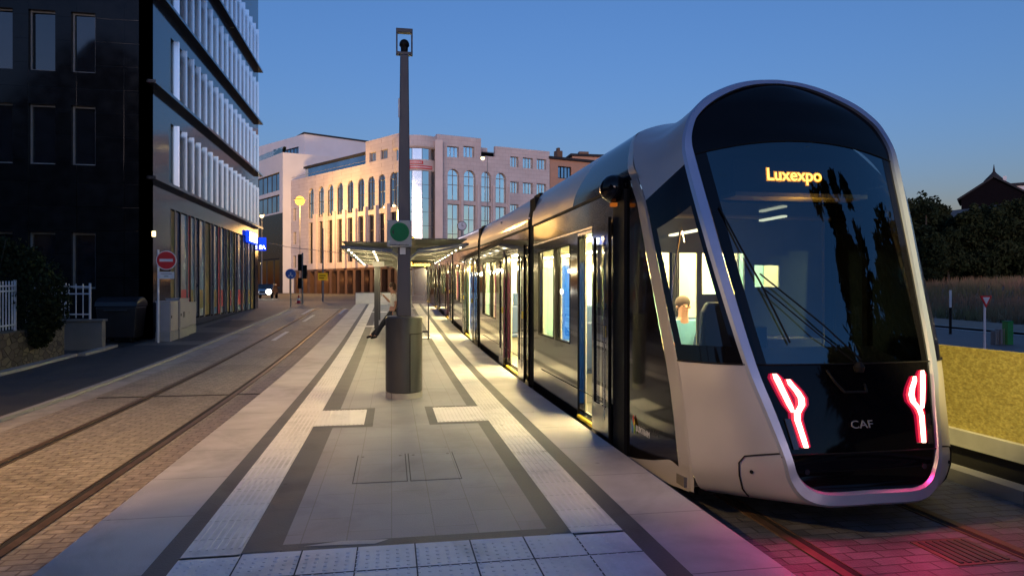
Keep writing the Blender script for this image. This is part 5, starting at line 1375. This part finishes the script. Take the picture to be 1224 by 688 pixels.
added_lamp(2.8, -9, 7.0, (5.80, 7.9, .9), 9000, 'unseen street lamp added behind the camera to light the chipboard hoarding', 12, .6, (1, .76, .26))

added_lamp(-8.3, 3.6, 6.9, (2.5, 5.2, .9), 900, 'unseen street lamp added left of the view to warm the silver tram nose', 15, .9, (1, .58, .20))
def at_ground(x, Z): p = px_at(x, Z); return p[0], p[1], rise(p[1])
x, y, z = at_ground(347.5, 42)
t = thing('cycle_path_sign', 'round blue mandatory path sign on a slim pole at the junction', 'road sign', (x, y, z))
MB().tube((x, y, z), (x, y, z + 2.2), .04, .04, 10).build('post', M['greymet'], t)
MB().tube((x, y - .02, z + 2.02), (x, y - .05, z + 2.02), .30, .30, 28).build('blue_disc', M['bluesign'], t)
MB().tube((x, y - .0, z + 2.02), (x, y - .018, z + 2.02), .32, .32, 28).build('white_rim', M['whitemet'], t)
mb = MB(); mb.box(x - .04, x + .04, y - .057, y - .051, z + 1.93, z + 2.12); mb.box(x - .14, x - .06, y - .057, y - .051, z + 1.86, z + 1.96); mb.box(x + .05, x + .13, y - .057, y - .051, z + 1.86, z + 1.95); mb.build('white_symbol', M['whitemet'], t)
x, y, z = at_ground(361.5, 48)
t = thing('traffic_light', 'dark traffic light heads seen from behind on a grey pole', 'traffic light', (x, y, z))
MB().tube((x, y, z), (x, y, z + 3.6), .06, .06, 10).build('post', M['greymet'], t)
for dx, dz, hh_ in ((-.17, 2.35, 1.15), (.17, 1.8, .95), (-.17, 1.1, .75)):
    MB().box(x + dx - .13, x + dx + .13, y - .12, y + .14, z + dz, z + dz + hh_).build('signal_head', M['rubber'], t, bevel=.03)
x, y, z = at_ground(357, 50)
t = thing('traffic_cone', 'small red and white traffic cone by the traffic light pole', 'traffic cone', (x, y, z))
MB().lathe((x, y, z), [(.22, 0), (.22, .04), (.15, .05), (.03, .62)], 14).build('cone_body', M['red'], t)
MB().lathe((x, y, z), [(.118, .22), (.083, .40)], 14).build('white_band', M['whitemet'], t)
MB().box(x - .24, x + .24, y - .24, y + .24, z, z + .03).build('cone_foot', M['rubber'], t)
x, y, z = at_ground(386, 56)
t = thing('direction_sign', 'small yellow direction sign board on a grey mast at the junction', 'road sign', (x, y, z))
MB().tube((x, y, z), (x, y, z + 6.0), .07, .05, 10).build('post', M['greymet'], t)
MB().box(x - .38, x + .38, y - .1, y - .06, z + 1.75, z + 2.35).build('yellow_board', pm('yellow_sign', (.75, .40, .01), .5, emit=(1, .5, 0), estr=.02), t)
mb = MB(); 
for k in range(2): mb.box(x - .28, x + .22 - k * .1, y - .106, y - .1, z + 2.1 - k * .2, z + 2.17 - k * .2)
mb.build('board_print', M['rubber'], t)
x, y, z = at_ground(552, 60); zc = HE + (YH - 270) * 60 / F
t = thing('station_clock', 'round white clock on a slender grey pole before the arched wing', 'clock', (x, y, z))
MB().tube((x, y, z), (x, y, zc - .45), .09, .09, 12).build('post', M['greymet'], t)
MB().tube((x, y + .12, zc), (x, y - .12, zc), .42, .42, 28).build('clock_case', M['darkmet'], t)
MB().tube((x, y - .121, zc), (x, y - .13, zc), .36, .36, 28).build('clock_face', M['whitemet'], t)
mb = MB(); mb.box(x - .02, x + .02, y - .138, y - .131, zc, zc + .24); mb.box(x - .02, x + .15, y - .138, y - .131, zc - .02, zc + .02); mb.build('clock_hands', M['rubber'], t)
# car with its headlights on
x, y, z = at_ground(318, 70)
t = thing('car', 'dark car approaching the junction with both headlights shining', 'car', (x, y, z))
pr = [(-2.1, .35), (-2.15, .75), (-1.3, .98), (-.6, 1.45), (1.1, 1.46), (1.9, 1.0), (2.1, .9), (2.1, .35)]
MB().prism([(y + a, z + b) for a, b in pr], 'x', x - .87, x + .87).build('body', M['carp'], t, bevel=.08)
MB().poly([(x - .7, y - 1.24, z + 1.02), (x + .7, y - 1.24, z + 1.02), (x + .6, y - .66, z + 1.43), (x - .6, y - .66, z + 1.43)]).build('windscreen', M['dglass'], t, recalc=False)
for sg in (-1, 1):
    for yy in (-1.35, 1.35): MB().tube((x + sg * .72, y + yy, z + .33), (x + sg * .9, y + yy, z + .33), .33, .33, 18).build('wheel', M['rubber'], t)
    MB().tube((x + sg * .62, y - 2.10, z + .68), (x + sg * .62, y - 2.2, z + .68), .25, .25, 16).build('headlight', M['head'], t)
    MB().poly([(x + sg * .875, y - 1.1, z + 1.02), (x + sg * .875, y - .5, z + 1.38), (x + sg * .875, y + 1.0, z + 1.38), (x + sg * .875, y + 1.6, z + 1.02)]).build('side_window', M['dglass'], t, recalc=False)
MB().box(x - .25, x + .25, y - 2.18, y - 2.14, z + .42, z + .54).build('number_plate', M['whitemet'], t)
# the thin overhead cable between the buildings at the left
t = MB().path([(px_at(304, 60)[0], px_at(304, 60)[1], 6.2), (px_at(345, 75)[0], px_at(345, 75)[1], 6.5), (px_at(420, 80)[0], px_at(420, 80)[1], 6.0), (px_at(480, 90)[0], px_at(480, 90)[1], 7.4)], .03, 5).build('overhead_cable', M['greymet'])
tag(t, 'thin grey cable strung across the street before the granite building', 'cable')

# ---------------------------------------------------------------- right side: hoarding, road, field, trees, hill house
t = thing('site_hoarding', 'yellowish chipboard hoarding on a white beam and dark plinth beside the tram track', 'hoarding', (5.75, 4, 0))
MB().slab(5.76, 5.98, 1, 44, -.1, .245, 1).build('dark_plinth', pm('dark_plinth_concrete', (.018, .018, .02), .7), t, warp=True)
MB().slab(5.72, 6.0, 1, 44, .247, .415, 1).build('white_beam', pm('pale_concrete_beam', (.46, .46, .44), .6, var=.15, vscale=3), t, warp=True)
for k in range(17):
    a = 1.5 + k * 2.5; MB().slab(5.785, 5.81, a + .004, a + 2.496, .417, 1.255 + .006 * (k % 3), .9).build('chipboard_sheet', M['osb'], t, warp=True)
for k in range(17): 
    a = 1.5 + k * 2.5; MB().box(5.82, 5.90, a, a + .08, .417, 1.2).build('timber_stud', M['bark'], t, warp=True)
# road crossing behind
A0 = Vector((17.7, 25.8)); dv = Vector((-.355, .935)); nv = Vector((.935, .355))
def road_band(name, mat, d0, d1, t0, t1, dz, step=2.5, kind='structure', seg=None):
    mb = MB(); n_ = int((t1 - t0) / step); nc = seg or max(1, int((d1 - d0) / 2))
    for k in range(n_):
        ta, tb = t0 + (t1 - t0) * k / n_, t0 + (t1 - t0) * (k + 1) / n_
        for c_ in range(nc):
            da, db = d0 + (d1 - d0) * c_ / nc, d0 + (d1 - d0) * (c_ + 1) / nc
            q = []
            for (d_, tt) in ((da, ta), (db, ta), (db, tb), (da, tb)):
                v = A0 + dv * tt + nv * d_; p = w2(v.x, v.y); q.append((p[0], p[1], ground(*p) + dz))
            mb.poly(q)
    return mb.build(name, mat, recalc=False, kind=kind)
road_band('road', pm('far_road_asphalt', (.15, .115, .105), .7, var=.15, vscale=1), -7.5, 0, -26, 60, .05)
road_band('road_edge_line', M['white'], -.55, -.42, -26, 60, .065, seg=1)
for k in range(9):
    road_band('lane_dash', M['white'], -4.2, -4.06, -14 + k * 5, -11.6 + k * 5, .066, seg=1)
road_band('pavement', pm('sandy_verge', (.26, .19, .14), .9, var=.2, vscale=2), 0.1, 3.4, -26, 60, .10)
road_band('kerb', M['kerb'], 0, .14, -26, 60, .14, seg=1)
# meadow
fo = road_band('meadow', M['field'], 3.4, 48, -45, 110, .06)
mb = MB(); rd = random.Random(11)
for _ in range(26000):
    d_ = 3.6 + 34 * rd.random() ** 1.4; tt = rd.uniform(-18, 34); v = A0 + dv * tt + nv * d_
    b = v.x / v.y
    if not (.52 < b < .86): continue
    p = w2(v.x, v.y); z = ground(*p) + .05; hgt = rd.uniform(.25, .75); lx = rd.gauss(0, .12); ly = rd.gauss(0, .12); wd = rd.uniform(.02, .05)
    mb.poly([(p[0] - wd, p[1], z), (p[0] + wd, p[1], z), (p[0] + lx, p[1] + ly, z + hgt)])
o = mb.build('tall_grass', M['blade'], recalc=False, kind='stuff'); o['label'] = 'tall reddish dry grass covering the meadow beyond the road'; o['category'] = 'grass'
# signs on the right
x, y = px_at(1136, 24.5); z = ground(x, y)
t = thing('marker_pole', 'slim pole, white on top and dark below, at the edge of the road', 'pole', (x, y, z))
MB().tube((x, y, z), (x, y, z + 1.0), .045, .045, 10).build('dark_half', M['rubber'], t); MB().tube((x, y, z + 1.0), (x, y, z + 1.62), .04, .04, 10).build('white_half', M['whitemet'], t)
x, y = px_at(1177, 19.0); z = ground(x, y) + .05
t = thing('yield_sign', 'small red and white triangular yield sign on a thin pale pole', 'road sign', (x, y, z)); zt = HE - 12 * 19.0 / F
MB().tube((x, y, z), (x, y, zt), .03, .03, 10).build('post', M['whitemet'], t)
tri = lambda s_, dy, a, b: MB().prism([(x - s_, zt + s_ * .58), (x + s_, zt + s_ * .58), (x, zt - s_ * 1.15)], 'y', a, b)
tri(.19, 0, y - .05, y - .03).build('red_triangle', M['red'], t); tri(.115, 0, y - .056, y - .051).build('white_triangle', M['whitemet'], t)
x, y = px_at(1204.5, 21); z = ground(x, y) + .05
t = thing('green_box', 'narrow bright green utility box standing beyond the hoarding', 'utility box', (x, y, z))
MB().box(x - .10, x + .10, y - .1, y + .1, z, z + 1.10 - .4).build('box_body', pm('green_plastic', (.02, .22, .05), .5), t, bevel=.01)
MB().box(x - .11, x + .11, y - .11, y + .11, z + .701, z + .73).build('box_cap', M['green'], t)
x, y = px_at(1191, 21); z = ground(x, y) + .05
t = thing('wire_cage', 'small grey wire cage of stones left of the green box', 'gabion', (x, y, z))
for k in range(2): MB().box(x - .12 + k * .16, x - .01 + k * .16, y - .1, y + .1, z, z + .42 + .05 * k).build('cage_block', M['rend'], t, bevel=.02)
mb = MB()
for k in range(4): mb.path([(x - .14 + k * .1, y - .115, z), (x - .14 + k * .1, y - .115, z + .5)], .008, 5)
mb.build('wire_mesh', M['greymet'], t)
# trees of the wooded slope
spots = [(1100, 62, 7.6, 'leaf'), (1107, 58, 8.2, 'pine'), (1122, 64, 7.9, 'leaf'), (1117, 54, 4.2, 'leaf'), (1140, 60, 7.4, 'pine'), (1152, 66, 8.0, 'leaf'), (1134, 55, 4.8, 'leaf'), (1165, 58, 8.4, 'leaf'), (1178, 62, 9.2, 'pine'), (1190, 57, 8.3, 'leaf'), (1203, 63, 9.6, 'leaf'), (1216, 58, 9.0, 'leaf'), (1228, 64, 10.0, 'pine'), (1086, 66, 8.2, 'leaf'), (1250, 60, 9.8, 'leaf'), (1280, 62, 9.0, 'leaf'), (1070, 70, 8.5, 'leaf')]
tl_ = ['bushy tree closest to the tram nose on the wooded slope', 'pointed dark conifer rising above the trees beside the tram', 'round crowned tree just right of the pointed conifer', 'low bushy tree at the meadow edge in front of the pointed conifer',
  'narrow conifer left of the gable of the hill house', 'broad tree below the left eave of the hill house', 'low spreading tree at the meadow edge below the house eave', 'tall broad tree in front of the hill house gable', 'tall conifer below the turret of the hill house',
  'dense tree behind the yield sign', 'high crowned tree below the chimney of the hill house', 'broad tree at the right end of the wooded slope', 'dark conifer at the far right end of the slope', 'tree half hidden behind the tram front', 'tree beyond the right end of the view', 'farthest right tree of the slope', 'tree fully behind the tram front']
for i, ((px_, Z, hgt, kind), lab) in enumerate(zip(spots, tl_)):
    if px_ >= 1140: hgt *= .80
    x, y = px_at(px_, Z); make_tree('conifer_tree' if kind == 'pine' else 'leafy_tree', lab, x, y, ground(x, y) - .2, hgt, 10 + i, kind, 'trees on the wooded slope', spread=.24 if kind == 'leaf' else .17, dens=1.5, leafs=.15)
# second row higher on the slope
for i in range(10):
    x, y = px_at(1080 + i * 19, 78 + (i % 3) * 4); make_tree('leafy_tree', 'tree in the rear row of the wooded slope below the hill house', x, y, ground(x, y) - .3, 5.2 + (i * 37 % 5) * .45, 40 + i, 'leaf', 'rear trees of the wooded slope', spread=.34, dens=1.1, leafs=.2)
# house on the hill
hz_ = 150; hx, hy = px_at(1190, hz_); hg = HE + (YH - 262) * hz_ / F
t = thing('hill_house', 'dark gabled house with a small pointed turret above the trees', 'house', (hx, hy, ground(hx, hy)))
h0_ = px_at(1147, 150); hd_ = w2(.816 * 26, -.578 * 26); hf = Facade(h0_, (h0_[0] + hd_[0], h0_[1] + hd_[1]))
def hp(x, y): return hf.at(x, y)
e0 = hp(1149, 236); pk = hp(1186, 212); e1 = (2 * pk[0] - e0[0], e0[1])
mb = MB(hf.T)
i = mb.add([(e0[0], 0, ground(hx, hy) - 3), (e1[0], 0, ground(hx, hy) - 3), (e1[0], 0, e1[1]), (pk[0], 0, pk[1]), (e0[0], 0, e0[1]), (e0[0], 12, ground(hx, hy) - 3), (e1[0], 12, ground(hx, hy) - 3), (e1[0], 12, e1[1]), (pk[0], 12, pk[1]), (e0[0], 12, e0[1])])
for q in ((0, 1, 2, 3, 4), (5, 9, 8, 7, 6), (0, 4, 9, 5), (1, 6, 7, 2)): mb.face([i + j for j in q])
mb.build('wall', pm('dark_timber_gable', (.006, .005, .007), .9, var=.3, spec=.05), t)
mb = MB(hf.T)
for (a, b) in ((e0, pk), (e1, pk)):
    dx = -.8 if a is e0 else .8
    mb.poly([(a[0] + dx, -.6, a[1] - .35), (b[0], -.6, b[1] + .15), (b[0], 12.4, b[1] + .15), (a[0] + dx, 12.4, a[1] - .35)])
rf = mb.build('roof', M['slate'], t, recalc=False); s_ = rf.modifiers.new('s', 'SOLIDIFY'); s_.thickness = .35
tu = hp(1188, 216)
c_ = hf.T(tu[0], 4, tu[1] - 1.5); MB().lathe(c_, [(1.9, -1), (1.9, 1.0), (2.5, 1.1), (1.7, 2.3), (.6, 3.5), (.25, 4.0), (.04, 5.6)], 12).build('turret', M['slate'], t)
q = hf.rect(1199, 1203.5, 208, 217); mb = MB(hf.T); mb.box(q[0], q[1], 3, 4.2, q[2] - 2, q[3]); mb.build('chimney', M['wwall'], t)
q = hf.rect(1206, 1262, 216, 221); mb = MB(hf.T); mb.box(q[0], q[1], 2, 12, q[2] - 6, q[3] - .6); mb.build('annex', M['wwall'], t)
mb = MB(hf.T); mb.box(q[0] - .5, q[1] + .5, 1.6, 12.3, q[3] - .6, q[3]); mb.build('annex_roof', M['slate'], t)
# ---------------------------------------------------------------- behind the viewpoint: what the glass and polished stone mirror
for i, (x, y, hgt, kd) in enumerate(((-16, -12, 11, 'leaf'), (-22, -16, 13, 'pine'), (-11, -22, 12, 'leaf'), (-30, -14, 12, 'leaf'), (-5, -32, 12, 'pine'), (3, -30, 9, 'leaf'), (9, -34, 11, 'leaf'), (16, -28, 9, 'pine'), (17.5, -6, 17, 'pine'), (21, -9, 13, 'pine'), (14.5, -10, 10.5, 'leaf'), (25, -4, 15, 'leaf'))):
    make_tree('conifer_tree' if kd == 'pine' else 'leafy_tree', 'tree standing behind the viewpoint, seen only in reflections', x, y, 0, hgt, 80 + i, kd, 'trees behind the viewpoint', dens=.9, leafs=.42, spread=.34)

t = thing('brick_hall', 'big dark gabled hall behind the viewpoint, seen only in reflections', 'building', (-30, -28, 0))
mb = MB(); mb.prism([(-52, -1), (-52, 13), (-42, 17), (-33, 27), (-30, 28), (-27, 27), (-19, 15), (-12, 13), (-12, -1)], 'y', -30, -46); mb.build('wall', pm('dark_brick', (.03, .02, .018), .9), t)
for i in range(6): MB().box(-46 + i * 6, -43.5 + i * 6, -29.99, -29.9, 3, 8).build('window', M['dglass'], t)
